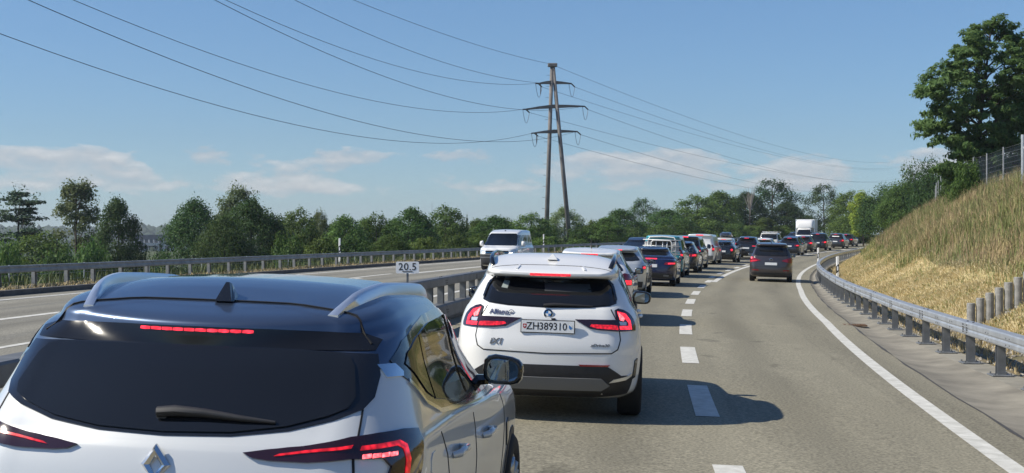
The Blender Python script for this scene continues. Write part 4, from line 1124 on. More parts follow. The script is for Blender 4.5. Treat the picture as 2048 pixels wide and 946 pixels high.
def half_outline(r, q=1.0):
    nr, nc, ns, nf = max(3, int(9 * q)), max(3, int(9 * q)), max(8, int(34 * q)), max(3, int(7 * q))
    xr_, xf = r['xr'], r['xf']; L = xf - xr_
    W0 = float(tab(r['w'], np.array([0.05]))[0]); W1 = float(tab(r['w'], np.array([0.95]))[0])
    fy = r['cy'] / W0; ffy = r['fcy'] / W1
    X = []; B = []
    for i in range(nr): b = (1 - fy) * i / nr; X.append(xr_ + r['bow'] * b * b); B.append(b)
    xc = xr_ + r['bow'] * (1 - fy) ** 2
    for i in range(nc):
        th = math.pi / 2 * i / nc; X.append(xc + (r['cx'] + r['bow'] * (1 - (1 - fy) ** 2) * 0) * (1 - math.cos(th)) + r['bow'] * 0.0); B.append(1 - fy + fy * math.sin(th))
    xa = xc + r['cx']; xe = xf - r['bowf'] * (1 - ffy) ** 2 - r['fcx']
    for i in range(ns): X.append(xa + (xe - xa) * i / ns); B.append(1.0)
    for i in range(nc):
        th = math.pi / 2 * i / nc; X.append(xe + r['fcx'] * math.sin(th)); B.append(1 - ffy + ffy * math.cos(th))
    for i in range(nf + 1): b = (1 - ffy) * (1 - i / nf); X.append(xf - r['bowf'] * b * b); B.append(b)
    X = np.array(X); B = np.array(B); A = (X - xr_) / L
    return np.stack([X, B * tab(r['w'], A), tab(r['z'], A)], 1)

class Car:
    def __init__(s, name, label, cat, rings, paint, q=1.0, sub=5, crown=.012, group=None, L=4.4, roof=None):
        s.root = empty(name); tag(s.root, label, cat, group); s.q = q; s.L = L
        H = np.stack([half_outline(r, q) for r in rings])            # (K, Nh, 3)
        K, Nh, _ = H.shape
        t = np.concatenate([[0], np.cumsum(np.linalg.norm(np.diff(H, axis=0), axis=2).mean(1) + 1e-4)])
        tt = np.concatenate([np.linspace(t[i], t[i + 1], sub, endpoint=False) for i in range(K - 1)] + [[t[-1]]])
        G = pchip(t, H, tt); s.G = G
        rows = len(G); mir = G[:, Nh - 2:0:-1] * np.array([1, -1, 1]); full = np.concatenate([G, mir], 1); Mc = full.shape[1]
        V = full.reshape(-1, 3); i, j = np.meshgrid(np.arange(rows - 1), np.arange(Mc), indexing='ij'); j2 = (j + 1) % Mc
        F = np.stack([i * Mc + j, (i + 1) * Mc + j, (i + 1) * Mc + j2, i * Mc + j2], -1).reshape(-1, 4)[:, ::-1]
        V = [tuple(v) for v in V]; F = [tuple(f) for f in F]
        def cap(row, cr, flip):
            KC = 8; base_ = row * Mc; grid = []
            a = (G[row, :, 0] - G[row, 0, 0]) / (G[row, -1, 0] - G[row, 0, 0])
            for jj in range(Nh):
                if jj in (0, Nh - 1): grid.append([base_ + jj] * (KC + 1)); continue
                p = G[row, jj]; rw = [base_ + jj]
                for k in range(1, KC):
                    u_ = 1 - 2 * k / KC; V.append((p[0], p[1] * u_, p[2] + cr * (1 - u_ * u_) * min(1, math.sin(math.pi * a[jj]) * 2))); rw.append(len(V) - 1)
                rw.append(base_ + Mc - jj); grid.append(rw)
            for jj in range(Nh - 1):
                for k in range(KC):
                    f = []
                    for v in (grid[jj][k], grid[jj + 1][k], grid[jj + 1][k + 1], grid[jj][k + 1]):
                        if v not in f: f.append(v)
                    if len(f) > 2: F.append(tuple(f[::-1] if flip else f))
        cap(rows - 1, crown, True); cap(0, 0, False)
        me = mesh('body', V, F, paint, True)
        bm = bmesh.new(); bm.from_mesh(me); bmesh.ops.recalc_face_normals(bm, faces=bm.faces); bm.to_mesh(me); bm.free()
        me.polygons.foreach_set('use_smooth', np.ones(len(me.polygons), bool))
        if roof is None: s.body = link('body', me, s.root, (-L / 2, 0, 0))
        else:
            k0 = roof[0] * sub * Mc      # first vertex row of the second colour
            hi = [tuple(p.vertices) for p in me.polygons if min(p.vertices) >= k0]; lo = [tuple(p.vertices) for p in me.polygons if min(p.vertices) < k0]
            NV = [v.normal.copy() for v in me.vertices]
            for nm, fs, m_ in (('body', lo, paint), ('roof', hi, roof[1])):
                used = sorted({i for f in fs for i in f}); mp_ = {i: k for k, i in enumerate(used)}
                sm = mesh(nm, [me.vertices[i].co for i in used], [tuple(mp_[i] for i in f) for f in fs], m_, True)
                sm.normals_split_custom_set_from_vertices([NV[i] for i in used])
                o = link(nm, sm, s.root, (-L / 2, 0, 0))
                if nm == 'body': s.body = o
        s.tree = BVHTree.FromPolygons([Vector(v.co) for v in me.vertices], [tuple(p.vertices) for p in me.polygons])
        s.V = np.array(V)
        # unwrapped outline length at about tail light height
        ref = int(np.argmin(abs(G[:, 0, 2] - 0.9))); s.S = np.concatenate([[0], np.cumsum(np.linalg.norm(np.diff(G[ref], axis=0), axis=1))])
        s.nrm = [v.normal.copy() for v in me.vertices]
    def surf(s, p, view):
        """picture (a,b) in the given view -> point and outward normal on the body"""
        a, b = p
        if view == 'rear': o, d = Vector((-3, a, b)), Vector((1, 0, 0))
        elif view == 'front': o, d = Vector((12, a, b)), Vector((-1, 0, 0))
        elif view == 'left': o, d = Vector((a, 3, b)), Vector((0, -1, 0))
        elif view == 'right': o, d = Vector((a, -3, b)), Vector((0, 1, 0))
        elif view == 'top': o, d = Vector((a, b, 5)), Vector((0, 0, -1))
        elif view == 'wrap':
            sg = 1 if a >= 0 else -1; c = np.interp(abs(a), s.S, np.arange(len(s.S))); i = min(int(c), len(s.S) - 2); f = c - i
            colm = s.G[:, i] * (1 - f) + s.G[:, i + 1] * f; zz = np.maximum.accumulate(colm[:, 2] + np.arange(len(colm)) * 1e-7)
            r_ = np.interp(b, zz, np.arange(len(zz))); k = min(int(r_), len(zz) - 2); g = r_ - k
            q = colm[k] * (1 - g) + colm[k + 1] * g; q = Vector((q[0], q[1] * sg, q[2]))
            loc, n, _, _ = s.tree.find_nearest(q)
            if n is None: return None
            return q, n
        loc, n, idx, dist = s.tree.ray_cast(o, d)
        if loc is None: return None
        if n.dot(d) > 0: n = -n
        return loc, n
    def panel(s, name, poly, view, m, off=.004, step=None, parent=None, skirt=0.012, smooth=True, round_=0):
        """a shape drawn in a view, wrapped onto the body, standing off it with a turned edge"""
        poly = [Vector(p) for p in poly]
        for _ in range(round_):
            poly = [q for i in range(len(poly)) for q in (poly[i].lerp(poly[(i + 1) % len(poly)], .25), poly[i].lerp(poly[(i + 1) % len(poly)], .75))]
        step = step or (.035 if s.q >= 1 else .07)
        B = []
        for i, p in enumerate(poly):
            q = poly[(i + 1) % len(poly)]; n = max(1, int((q - p).length / step + .5))
            B += [p.lerp(q, k / n) for k in range(n)]
        xs = [p.x for p in B]; zs = [p.y for p in B]
        pts = list(B); nb = len(B)
        gx = np.arange(min(xs) + step * .5, max(xs), step); gz_ = np.arange(min(zs) + step * .5, max(zs), step)
        ax = np.array(xs); az = np.array(zs); bx = np.roll(ax, -1); bz = np.roll(az, -1)
        for X in gx:
            for Z in gz_:
                c = ((az > Z) != (bz > Z)) & (X < (bx - ax) * (Z - az) / np.where(bz == az, 1e-9, bz - az) + ax)
                if c.sum() % 2 == 1 and ((ax - X) ** 2 + (az - Z) ** 2).min() > (step * .45) ** 2: pts.append(Vector((X, Z)))
        vo, eo, fo, *_ = geometry.delaunay_2d_cdt([Vector((p.x, p.y)) for p in pts], [], [list(range(nb))], 1, 1e-6)
        hits = [s.surf((v.x, v.y), view) for v in vo]
        keep = [tuple(f) for f in fo if all(hits[i] is not None for i in f)]
        if not keep: return None
        up_ = list(range(len(vo)))                      # keep the largest connected piece only
        def fnd(i):
            while up_[i] != i: up_[i] = up_[up_[i]]; i = up_[i]
            return i
        for f in keep:
            for k in (1, 2): up_[fnd(f[k])] = fnd(f[0])
        cnt_ = {}
        for f in keep: cnt_[fnd(f[0])] = cnt_.get(fnd(f[0]), 0) + 1
        big_ = max(cnt_, key=cnt_.get); keep = [f for f in keep if fnd(f[0]) == big_]
        loc = [h[0] if h else Vector() for h in hits]
        # averaged normals so that the panel stays fair
        N = [Vector() for _ in vo]
        for f in keep:
            n = (loc[f[1]] - loc[f[0]]).cross(loc[f[2]] - loc[f[0]])
            for i in f: N[i] += n
        cen = Vector((s.L / 2, 0, .8)); V = []
        sgn = 1
        tot = sum(((N[i].normalized().dot(hits[i][1])) for f in keep for i in f[:1] if N[i].length > 0), 0.0)
        if tot < 0: sgn = -1
        for i in range(len(vo)):
            n = (N[i] * sgn).normalized() if N[i].length > 0 else Vector((0, 0, 1)); N[i] = n; V.append(loc[i] + n * off)
        F = keep if sgn > 0 else [f[::-1] for f in keep]
        if skirt:
            cnt = {}
            for f in F:
                for a, b in ((f[0], f[1]), (f[1], f[2]), (f[2], f[0])): cnt[(a, b)] = 1
            rim = [(a, b) for a, b in cnt if (b, a) not in cnt]; mp = {}
            for a, b in rim:
                for i in (a, b):
                    if i not in mp: mp[i] = len(V); V.append(loc[i] - N[i] * skirt)
            F = F + [(b, a, mp[a], mp[b]) for a, b in rim]
        par = parent or s.root
        o = obj(name, V, F, m, par, smooth, (-s.L / 2, 0, 0) if par is s.root else None)
        if smooth: auto(o, 50)
        return o
    def both(s, name, poly, view, m, **kw):
        """the same panel on both sides; wrap / rear / front shapes are mirrored in a, side shapes switch side"""
        r_ = []
        if view == 'side':
            r_ = [s.panel(name, poly, 'left', m, **kw), s.panel(name, poly, 'right', m, **kw)]
        else:
            r_ = [s.panel(name, poly, view, m, **kw), s.panel(name, [(-a, b) for a, b in poly], view, m, **kw)]
        return r_
    def line(s, name, pts, view, w, m, **kw):
        pts = [Vector(p) for p in pts]; Lp = []; Rp = []
        for i, p in enumerate(pts):
            t = (pts[min(i + 1, len(pts) - 1)] - pts[max(i - 1, 0)]).normalized(); n = Vector((-t.y, t.x)) * w / 2
            Lp.append(p + n); Rp.append(p - n)
        return s.panel(name, [tuple(p) for p in Lp + Rp[::-1]], view, m, skirt=kw.pop('skirt', .003), off=kw.pop('off', .002), **kw)
    def add(s, name, mb, m, parent=None, smooth=False, hard=True):
        par = parent or s.root
        o = mb.obj(name, m, par, smooth, (-s.L / 2, 0, 0) if par is s.root else None)
        if smooth and hard: auto(o, 45)
        return o
    def wheels(s, xs, r=.34, w=.22, track=.78, rim=None):
        n = 28 if s.q >= 1 else 16
        key = (round(r, 2), round(w, 2), n)
        if key not in WHEEL:
            mb = MB(); h = w / 2
            mb.lathe([(r * .62, -h + .02), (r * .70, -h), (r * .90, -h), (r * .975, -h + .02), (r, -h + .05), (r, h - .05), (r * .975, h - .02), (r * .90, h), (r * .70, h), (r * .62, h - .02), (r * .62, -h + .02)], n, 'y')
            t_ = mb.mesh('tyre', M['tyre'], True)
            mb = MB()
            mb.lathe([(r * .64, h - .015), (r * .60, h - .01), (r * .58, h - .05), (r * .30, h - .07), (r * .2, h - .03), (0.001, h - .03)], n, 'y')
            for k in range(5):
                a = k * 2 * math.pi / 5; c, s_ = math.cos(a), math.sin(a)
                for da in (-.16, .16):
                    c2, s2 = math.cos(a + da), math.sin(a + da)
                    mb.tube([(r * .1 * c2, h - .025, r * .1 * s2), (r * .60 * c2, h - .015, r * .60 * s2)], [.03, .022], 5)
            r_ = mb.mesh('rim', rim or M['alloy'], True); WHEEL[key] = (t_, r_)
        t_, r_ = WHEEL[key]
        for x in xs:
            for sg in (1, -1):
                o = link('wheel', t_, s.root, (x - s.L / 2, sg * (track - 0.0), r))
                rm = link('rim', r_, o)
                if sg < 0: rm.rotation_euler = (0, 0, math.pi)
    def place(s, x, y, yaw, z, roll=0.0, pitch=0.0):
        """rear bumper centre at (x, y); yaw = heading, clockwise from +Y; roll: positive lifts the left side"""
        f = Vector((math.sin(yaw), math.cos(yaw), 0)); l = Vector((-math.cos(yaw), math.sin(yaw), math.tan(roll))).normalized()
        f = (f + Vector((0, 0, pitch))).normalized(); u_ = f.cross(l).normalized(); l = u_.cross(f)
        m_ = Matrix(((f.x, l.x, u_.x), (f.y, l.y, u_.y), (f.z, l.z, u_.z)))
        s.root.rotation_euler = m_.to_euler()
        p = Vector((x, y, z)) + f * s.L / 2
        s.root.location = p
WHEEL = {}
def mirror(c, x, y, z, w=.24, h=.16, m=None, m2=None, stalk=.10, rear_face=True):
    """door mirrors: rounded shell on an arm, with its glass facing back (or forward look for oncoming cars)"""
    for sg in (1, -1):
        mb = MB(); n = 14; V = []; rows_ = [(-.052, .86), (-.045, .96), (-.02, 1.0), (.02, .96), (.055, .80), (.08, .5), (.09, .2)]
        for dx, sc in rows_:
            for k in range(n):
                a = 2 * math.pi * k / n; ca, sa = math.cos(a), math.sin(a)
                yy = math.copysign(abs(ca) ** .6, ca) * w / 2 * sc; zz = math.copysign(abs(sa) ** .7, sa) * h / 2 * sc
                zz *= 1 - .18 * (yy / (w / 2)) if sa > 0 else 1 + .0
                V.append((x + dx - .02 * abs(yy) / w, sg * (y + yy), z + zz))
        F = [(i * n + k, i * n + (k + 1) % n, (i + 1) * n + (k + 1) % n, (i + 1) * n + k) for i in range(len(rows_) - 1) for k in range(n)] + [tuple(range(n)), tuple(range(len(V) - 1, len(V) - n - 1, -1))]
        if sg < 0: F = [f[::-1] for f in F]
        mb.add(V, F)
        mb.tube([(x + .03, sg * (y - w / 2 - stalk), z - h * .45), (x + .02, sg * (y - w / 2 + .04), z - h * .35)], [.035, .028], 6)
        o = c.add('mirror', mb, m or M['black_gloss'], None, True)
        mb = MB(); V = []
        for k in range(n):
            a = 2 * math.pi * k / n; ca, sa = math.cos(a), math.sin(a)
            yy = math.copysign(abs(ca) ** .6, ca) * w / 2 * .76 - .008 * 0; zz = math.copysign(abs(sa) ** .7, sa) * h / 2 * .74
            zz *= 1 - .18 * (yy / (w / 2)) if sa > 0 else 1
            V.append((x - .056 - .02 * abs(yy) / w, sg * (y + yy), z + zz))
        mb.add(V, [tuple(range(n)) if sg < 0 else tuple(range(n - 1, -1, -1))]); c.add('mirror_glass', mb, M['mirror'], o)
def plate(c, y, z, w=.50, h=.11, num=None, size=.085, x=None, m=None):
    h_ = c.surf((y, z), 'rear') or (Vector((0, y, z)), None)
    x = h_[0].x - .016 if x is None else x
    mb = MB(); mb.box((x, y, z), (.016, w + .016, h + .016), bev=.003); fr_ = c.add('plate_frame', mb, M['black'])
    mb = MB(); mb.box((x - .009, y, z), (.004, w, h)); pl = c.add('number_plate', mb, M['sign'], fr_)
    xx = x - .0115
    def at(yy, zz): return (xx, y + yy, z + zz)
    if num:
        for s_, yy, sc in num: text('lettering', s_, size, M['ink'], c.root, Vector(at(yy, -.001)) + Vector((-c.L / 2, 0, 0)), (R(90), 0, R(-90)), .0006, sx=sc, bold=.001)
    # shields: the red one at the left, the blue and white one at the right
    def shield(yy, m_, s_=1.0, half=None):
        pts = [(-.017, .022), (.017, .022), (.017, -.006), (.009, -.018), (0, -.024), (-.009, -.018), (-.017, -.006)]
        if half: pts = half
        mb = MB(); V = [(xx - .0004 - (.0004 if half else 0), y + yy - a * s_, z + b * s_) for a, b in pts] + [(xx + .002, y + yy - a * s_, z + b * s_) for a, b in pts]; n = len(pts)
        mb.add(V, [tuple(range(n)), tuple(range(2 * n - 1, n - 1, -1))] + [(i, i + n, (i + 1) % n + n, (i + 1) % n) for i in range(n)]); return c.add('shield', mb, m_, fr_)
    if num:
        shield(w / 2 - .032, M['plate_red']); mb = MB(); mb.box((xx - .001, y + w / 2 - .032, z + .003), (.001, .022, .0065)); mb.box((xx - .0012, y + w / 2 - .032, z + .003), (.001, .0065, .022)); c.add('cross', mb, M['sign'], fr_)
        shield(-w / 2 + .032, M['white_plastic']); shield(-w / 2 + .032, M['plate_blue'], 1.0, [(-.017, .022), (.017, -.006), (.009, -.018), (0, -.024), (-.009, -.018), (-.017, -.006)])
    return fr_
def roof_rail(c, pts, rad, m, name='roof_rail', solid=0.0):
    for sg in (1, -1):
        mb = MB(); mb.tube([(x, sg * y, z) for x, y, z in pts], rad, 8)
        if solid:
            V = [(x, sg * y + e, z - h) for x, y, z in pts for e, h in ((-.012, 0), (.012, 0), (.014, solid), (-.014, solid))]
            mb.add(V, [(i * 4 + k, i * 4 + (k + 1) % 4, i * 4 + 4 + (k + 1) % 4, i * 4 + 4 + k) for i in range(len(pts) - 1) for k in range(4)]); c.add(name, mb, m, None, True)

# materials shared by the vehicles
def paint(name, c, metal=0.25, rough=.32, coat=1.0): return mat(name, c, rough, metal, coat, coat_rough=.02)
M['glass'] = mat('car_glass', (0.006, 0.007, 0.008), .03, spec=.55)
M['glass_tint'] = mat('tinted_glass', (0.010, 0.011, 0.013), .05, spec=.5)
M['black_gloss'] = mat('gloss_black', (0.010, 0.010, 0.011), .12, coat=.6)
M['trim'] = mat('dark_trim', (0.022, 0.022, 0.024), .55, var=.2, vscale=12)
M['trim_grey'] = mat('grey_trim', (0.17, 0.175, 0.18), .5, metal=.3)
M['tyre'] = mat('tyre_rubber', (0.014, 0.014, 0.014), .8, var=.2, vscale=10)
M['alloy'] = mat('alloy', (0.45, 0.46, 0.47), .3, metal=.9)
M['chrome'] = mat('chrome', (0.70, 0.71, 0.72), .12, metal=1.0)
M['satin'] = mat('satin_silver', (0.80, 0.81, 0.82), .28, metal=.85)
M['mirror'] = mat('mirror_glass', (0.27, 0.30, 0.33), .02, metal=1.0)
M['red_lens'] = mat('red_lens', (0.22, 0.006, 0.010), .12, coat=.8)
M['dark_lens'] = mat('smoked_lens', (0.025, 0.006, 0.008), .12, coat=.8)
M['brake'] = mat('lit_brake_light', (0.5, 0.01, 0.02), .25, emit=(1.0, 0.035, 0.06), estr=1.25)
M['brake_hot'] = mat('bright_brake_light', (0.6, 0.1, 0.1), .25, emit=(1.0, 0.13, 0.15), estr=2.0)
M['glow'] = mat('tail_light_glow', (0.3, 0.005, 0.01), .2, coat=.5, emit=(1.0, 0.02, 0.035), estr=0.55)
M['lamp'] = mat('headlamp', (0.62, 0.65, 0.68), .12, coat=.6, metal=.3)
M['lamp_on'] = mat('daytime_light', (0.9, 0.9, 0.9), .2, emit=(1.0, 0.97, 0.9), estr=2.2)
M['plate_red'] = mat('shield_red', (0.45, 0.02, 0.03), .5)
M['plate_blue'] = mat('shield_blue', (0.05, 0.20, 0.50), .5)
M['gap'] = mat('panel_gap', (0.006, 0.006, 0.006), .7)
for k_, sc_ in (('brake', 45), ('brake_hot', 60), ('glow', 38)):
    t_ = M[k_].node_tree; p_ = t_.nodes['Principled BSDF']; e_ = p_.inputs['Emission Strength'].default_value
    tc_ = t_.nodes.new('ShaderNodeTexCoord'); vo_ = t_.nodes.new('ShaderNodeTexVoronoi'); vo_.inputs['Scale'].default_value = sc_; t_.links.new(tc_.outputs['Object'], vo_.inputs['Vector'])
    mr_ = t_.nodes.new('ShaderNodeMapRange'); mr_.inputs['From Max'].default_value = .7; mr_.inputs['To Min'].default_value = e_ * 1.5; mr_.inputs['To Max'].default_value = e_ * .35
    t_.links.new(vo_.outputs['Distance'], mr_.inputs[0]); t_.links.new(mr_.outputs[0], p_.inputs['Emission Strength'])
P_WHITE = paint('white_paint', (0.80, 0.795, 0.77), 0.0, .35)
P_SILVER = paint('silver_paint', (0.55, 0.57, 0.58), .35, .33)
P_BLACK = paint('black_paint', (0.012, 0.013, 0.015), .2, .25)
P_ROOF = paint('black_roof_paint', (0.075, 0.105, 0.165), .7, .36)
P_BLUE = paint('dark_blue_paint', (0.012, 0.016, 0.055), .3, .25)
P_NAVY = paint('navy_paint', (0.02, 0.026, 0.045), .3, .25)
P_TEAL = paint('teal_paint', (0.03, 0.30, 0.36), .2, .3)
P_BROWN = paint('dark_brown_paint', (0.060, 0.050, 0.050), .4, .3)
P_GREY = paint('dark_grey_paint', (0.05, 0.052, 0.056), .4, .3)
P_PALE = paint('pale_grey_paint', (0.50, 0.51, 0.50), .2, .33)
P_BEIGE = paint('off_white_paint', (0.62, 0.61, 0.57), 0.0, .4)

def std_rings(L, W, H, gc=.20, zb=1.0, zh=.95, xgb=.12, xgt=.55, sp=.14, xwb=None, xwt=None, wroof=.62, trunk=None, rear_drop=.06, front_drop=.14, zbr=None, tumble=None, flat=False, cy=.30, zwide=.72):
    hw = W / 2; zbr = zbr or zb + .05; xwb = xwb or L * .70; xwt = xwt or L * .55
    rb = trunk if trunk else xgb
    k = .04
    return [
     ring(.28, L - .25, [hw * .84, hw * .88, hw * .88, hw * .80], gc, cy=.25),
     ring(.07, L - .06, [hw * .94, hw * .95, hw * .95, hw * .90], gc + .08, cx=.34, cy=cy),
     ring(.0, L, [hw * .97, hw * .985, hw * .985, hw * .93], .50, cx=.36, cy=cy),
     ring(.012, L - .01, [hw * .985, hw, hw, hw * .95], zwide, cx=.36, cy=cy),
     ring(.045, L - .07, [hw * .975, hw * .995, hw * .99, hw * .93], [zbr - .14, zb - .09, zb - .10, zh - .06], cx=.36, cy=cy),
     ring(.07, L - .16, [hw * .95, hw * .975, hw * .97, hw * .88], [zbr - .045, zb - .03, zb - .03, zh], cx=.36, cy=cy),
     ring(rb, xwb + .35, [hw * .92, hw * .945, hw * .94, hw * .88], [zbr, zb, zb, zb + .0], cx=.30, cy=cy, bowf=.34, fcx=.30, fcy=.3),
     ring(rb + .02, xwb + .30, [hw * .905, hw * .93, hw * .925, hw * .86], [zbr + .03, zb + .02, zb + .02, zb + .02], cx=.28, cy=cy, bowf=.33, fcx=.28, fcy=.28),
     ring(xgt, xwt + .12, [wroof * .98, wroof + .012, wroof, wroof * .93], [H - .19, H - .145, H - .15, H - .235], bow=.12, cx=.22, cy=.22, bowf=.22, fcx=.2, fcy=.2),
     ring(xgt - sp, xwt + .10, [wroof * .95, wroof * .985, wroof * .98, wroof * .90], [H - rear_drop - .085, H - .10, H - .10, H - .21], bow=.14, cx=.22, cy=.20, bowf=.22, fcx=.2, fcy=.2),
     ring(xgt - sp + .005, xwt + .09, [wroof * .93, wroof * .955, wroof * .945, wroof * .87], [H - rear_drop - .055, H - .062, H - .065, H - .195], bow=.14, cx=.22, cy=.18, bowf=.22, fcx=.2, fcy=.2),
     ring(xgt - sp + .04, xwt + .03, [wroof * .88, wroof * .89, wroof * .88, wroof * .80], [H - rear_drop - .035, H - .030, H - .035, H - .17], bow=.14, cx=.22, cy=.18, bowf=.22, fcx=.2, fcy=.2),
     ring(xgt - sp + .20, xwt - .18, [wroof * .62, wroof * .62, wroof * .60, wroof * .56], [H - rear_drop - .018, H - .010, H - .012, H - .115], bow=.10, cx=.2, cy=.2, bowf=.15, fcx=.2, fcy=.2),
    ]
def side_glass(c, wins, z0, z1, m, name='side_window', **kw):
    """wins: (x bottom rear, x top rear, x bottom front, x top front)"""
    for a, b, d, e in wins:
        c.both(name, [(a, z0), (d, z0), (e, z1), (b, z1)], 'side', m, **kw)
def arches(c, xs, r, m=None, z=.33):
    for x in xs:
        pts = [(x + r * math.cos(t), z + r * math.sin(t)) for t in np.linspace(-.35, math.pi + .35, 14)]
        c.both('wheel_arch', pts, 'side', m or M['trim'], off=.004, skirt=.004)

def letter(c, s_, a, b, size, m, off=.004, sx=1.0, bold=.001, shear=0.0, ex=.0015, view='rear'):
    p, n = c.surf((a, b), view)
    acc = Vector()
    for da in (-.06, 0, .06):
        for db in (-.02, 0, .02):
            h = c.surf((a + da, b + db), view)
            if h: acc += h[1]
    n = acc.normalized()
    rt_ = (Vector((0, 0, 1)).cross(n)).normalized(); up = n.cross(rt_)
    rot = Matrix((rt_, up, n)).transposed().to_euler()
    return text('lettering', s_, size, m, c.root, p + n * off + Vector((-c.L / 2, 0, 0)), rot, ex, sx=sx, bold=bold, shear=shear)
# ------------------------------------------------------------------ the two near cars
def near_crossover():
    L, W, H = 4.23, 1.797, 1.58
    hw = W / 2
    rg = [
     ring(.28, L - .25, [.75, .80, .80, .72], .20, cy=.25),
     ring(.08, L - .06, [.84, .86, .86, .80], .29, cx=.34, cy=.34),
     ring(.0, L, [.875, .885, .885, .82], .52, cx=.40, cy=.34),
     ring(.015, L - .01, [.895, .90, .895, .84], .76, cx=.44, cy=.34),
     ring(.05, L - .07, [.895, .89, .89, .82], [.95, .92, .89, .90], cx=.46, cy=.34),
     ring(.085, L - .16, [.885, .875, .87, .79], [1.045, 1.03, .97, .95], cx=.46, cy=.34),
     ring(.115, 3.25, [.868, .855, .85, .78], [1.085, 1.08, 1.03, 1.0], bow=.10, cx=.46, cy=.30, bowf=.34, fcx=.30, fcy=.3),
     ring(.14, 3.20, [.855, .845, .835, .77], [1.115, 1.11, 1.05, 1.02], bow=.12, cx=.46, cy=.28, bowf=.33, fcx=.28, fcy=.28),
     ring(.355, 2.75, [.795, .775, .760, .68], [1.330, 1.30, 1.26, 1.22], bow=.13, cx=.36, cy=.22, bowf=.28, fcx=.26, fcy=.26),
     ring(.425, 2.50, [.755, .730, .715, .64], [1.388, 1.475, 1.455, 1.350], bow=.14, cx=.32, cy=.20, bowf=.22, fcx=.2, fcy=.2),
     ring(.425, 2.48, [.700, .705, .690, .62], [1.430, 1.508, 1.485, 1.37], bow=.22, cx=.34, cy=.20, bowf=.22, fcx=.2, fcy=.2),
     ring(.430, 2.47, [.680, .685, .672, .60], [1.468, 1.535, 1.510, 1.385], bow=.22, cx=.34, cy=.18, bowf=.22, fcx=.2, fcy=.2),
     ring(.455, 2.41, [.645, .645, .630, .56], [1.488, 1.565, 1.548, 1.415], bow=.20, cx=.30, cy=.18, bowf=.22, fcx=.2, fcy=.2),
     ring(.60, 2.20, [.46, .44, .43, .38], [1.532, 1.612, 1.612, 1.495], bow=.10, cx=.2, cy=.2, bowf=.15, fcx=.2, fcy=.2),
    ]
    M['under_lip'] = mat('spoiler_underside', (0.010, 0.010, 0.011), .14)
    P_NEAR = paint('pearl_silver_paint', (0.62, 0.635, 0.63), .18, .36)
    c = Car('crossover_car', 'silver crossover with black roof and lit brake strip, nearest at the lower left', 'car', rg, P_NEAR, 1.6, 7, .016, 'cars queueing in the left lane', L, (8, P_ROOF))
    # gloss black surround of the tailgate glass
    c.panel('tailgate_surround', [(0, 1.085), (.25, 1.092), (.45, 1.115), (.60, 1.152), (.69, 1.188), (.715, 1.225), (.715, 1.30), (.690, 1.375), (.3, 1.388), (0, 1.388), (-.3, 1.388), (-.690, 1.375), (-.715, 1.30), (-.715, 1.225), (-.69, 1.188), (-.60, 1.152), (-.45, 1.115), (-.25, 1.092)], 'rear', M['black_gloss'], off=.005, step=.03)
    c.panel('rear_glass', [(0, 1.095), (.25, 1.102), (.44, 1.126), (.58, 1.163), (.64, 1.19), (.655, 1.225), (.625, 1.33), (.60, 1.362), (.55, 1.373), (.3, 1.378), (0, 1.38), (-.3, 1.378), (-.55, 1.373), (-.60, 1.362), (-.625, 1.33), (-.655, 1.225), (-.64, 1.19), (-.58, 1.163), (-.44, 1.126), (-.25, 1.102)], 'rear', M['glass_tint'], off=.011, step=.03)
    c.both('pillar_accent', [(.50, 1.291), (.55, 1.290), (.61, 1.288), (.625, 1.305), (.59, 1.337), (.55, 1.338), (.50, 1.338)], 'side', M['chrome'], off=.006, step=.03)
    c.both('window_surround', [(.57, 1.350), (.60, 1.29), (.83, 1.175), (1.08, 1.110), (1.5, 1.080), (2.2, 1.045), (2.92, 1.02), (2.98, 1.035), (2.80, 1.17), (2.45, 1.385), (2.2, 1.462), (1.75, 1.495), (1.25, 1.488), (.98, 1.462), (.72, 1.418)], 'side', M['black_gloss'], off=.005, step=.04)
    c.both('rear_quarter_window', [(.66, 1.33), (.90, 1.195), (1.0, 1.165), (.985, 1.420), (.86, 1.400), (.72, 1.37)], 'side', M['glass'], off=.010, step=.04)
    c.both('side_window', [(1.03, 1.155), (1.3, 1.122), (1.8, 1.093), (1.74, 1.458), (1.32, 1.452), (1.14, 1.437), (1.01, 1.42)], 'side', M['glass'], off=.010, step=.04)
    c.both('side_window', [(1.90, 1.090), (2.60, 1.062), (2.74, 1.062), (2.62, 1.20), (2.36, 1.375), (2.16, 1.432), (1.83, 1.458)], 'side', M['glass'], off=.010, step=.04)
    for sd in ('left', 'right'):
        c.line('window_chrome', [(.64, 1.268), (.83, 1.165), (1.08, 1.100), (1.5, 1.070), (2.2, 1.035), (2.88, 1.012)], sd, .018, M['chrome'], off=.010, skirt=.008)
    # lights, laid round the corner
    wl_ = [(.315, 1.040), (.40, 1.053), (.52, 1.066), (.68, 1.097), (.80, 1.105), (.95, 1.107), (1.09, 1.097), (1.12, 1.057), (1.09, 0.967), (1.04, 0.887), (.82, 0.887), (.84, 0.927), (.875, 0.992), (.84, 1.022), (.70, 1.027), (.55, 1.014), (.41, 1.016), (.35, 1.023)]
    lights = c.both('tail_light', wl_, 'wrap', M['dark_lens'], off=.012, step=.025)
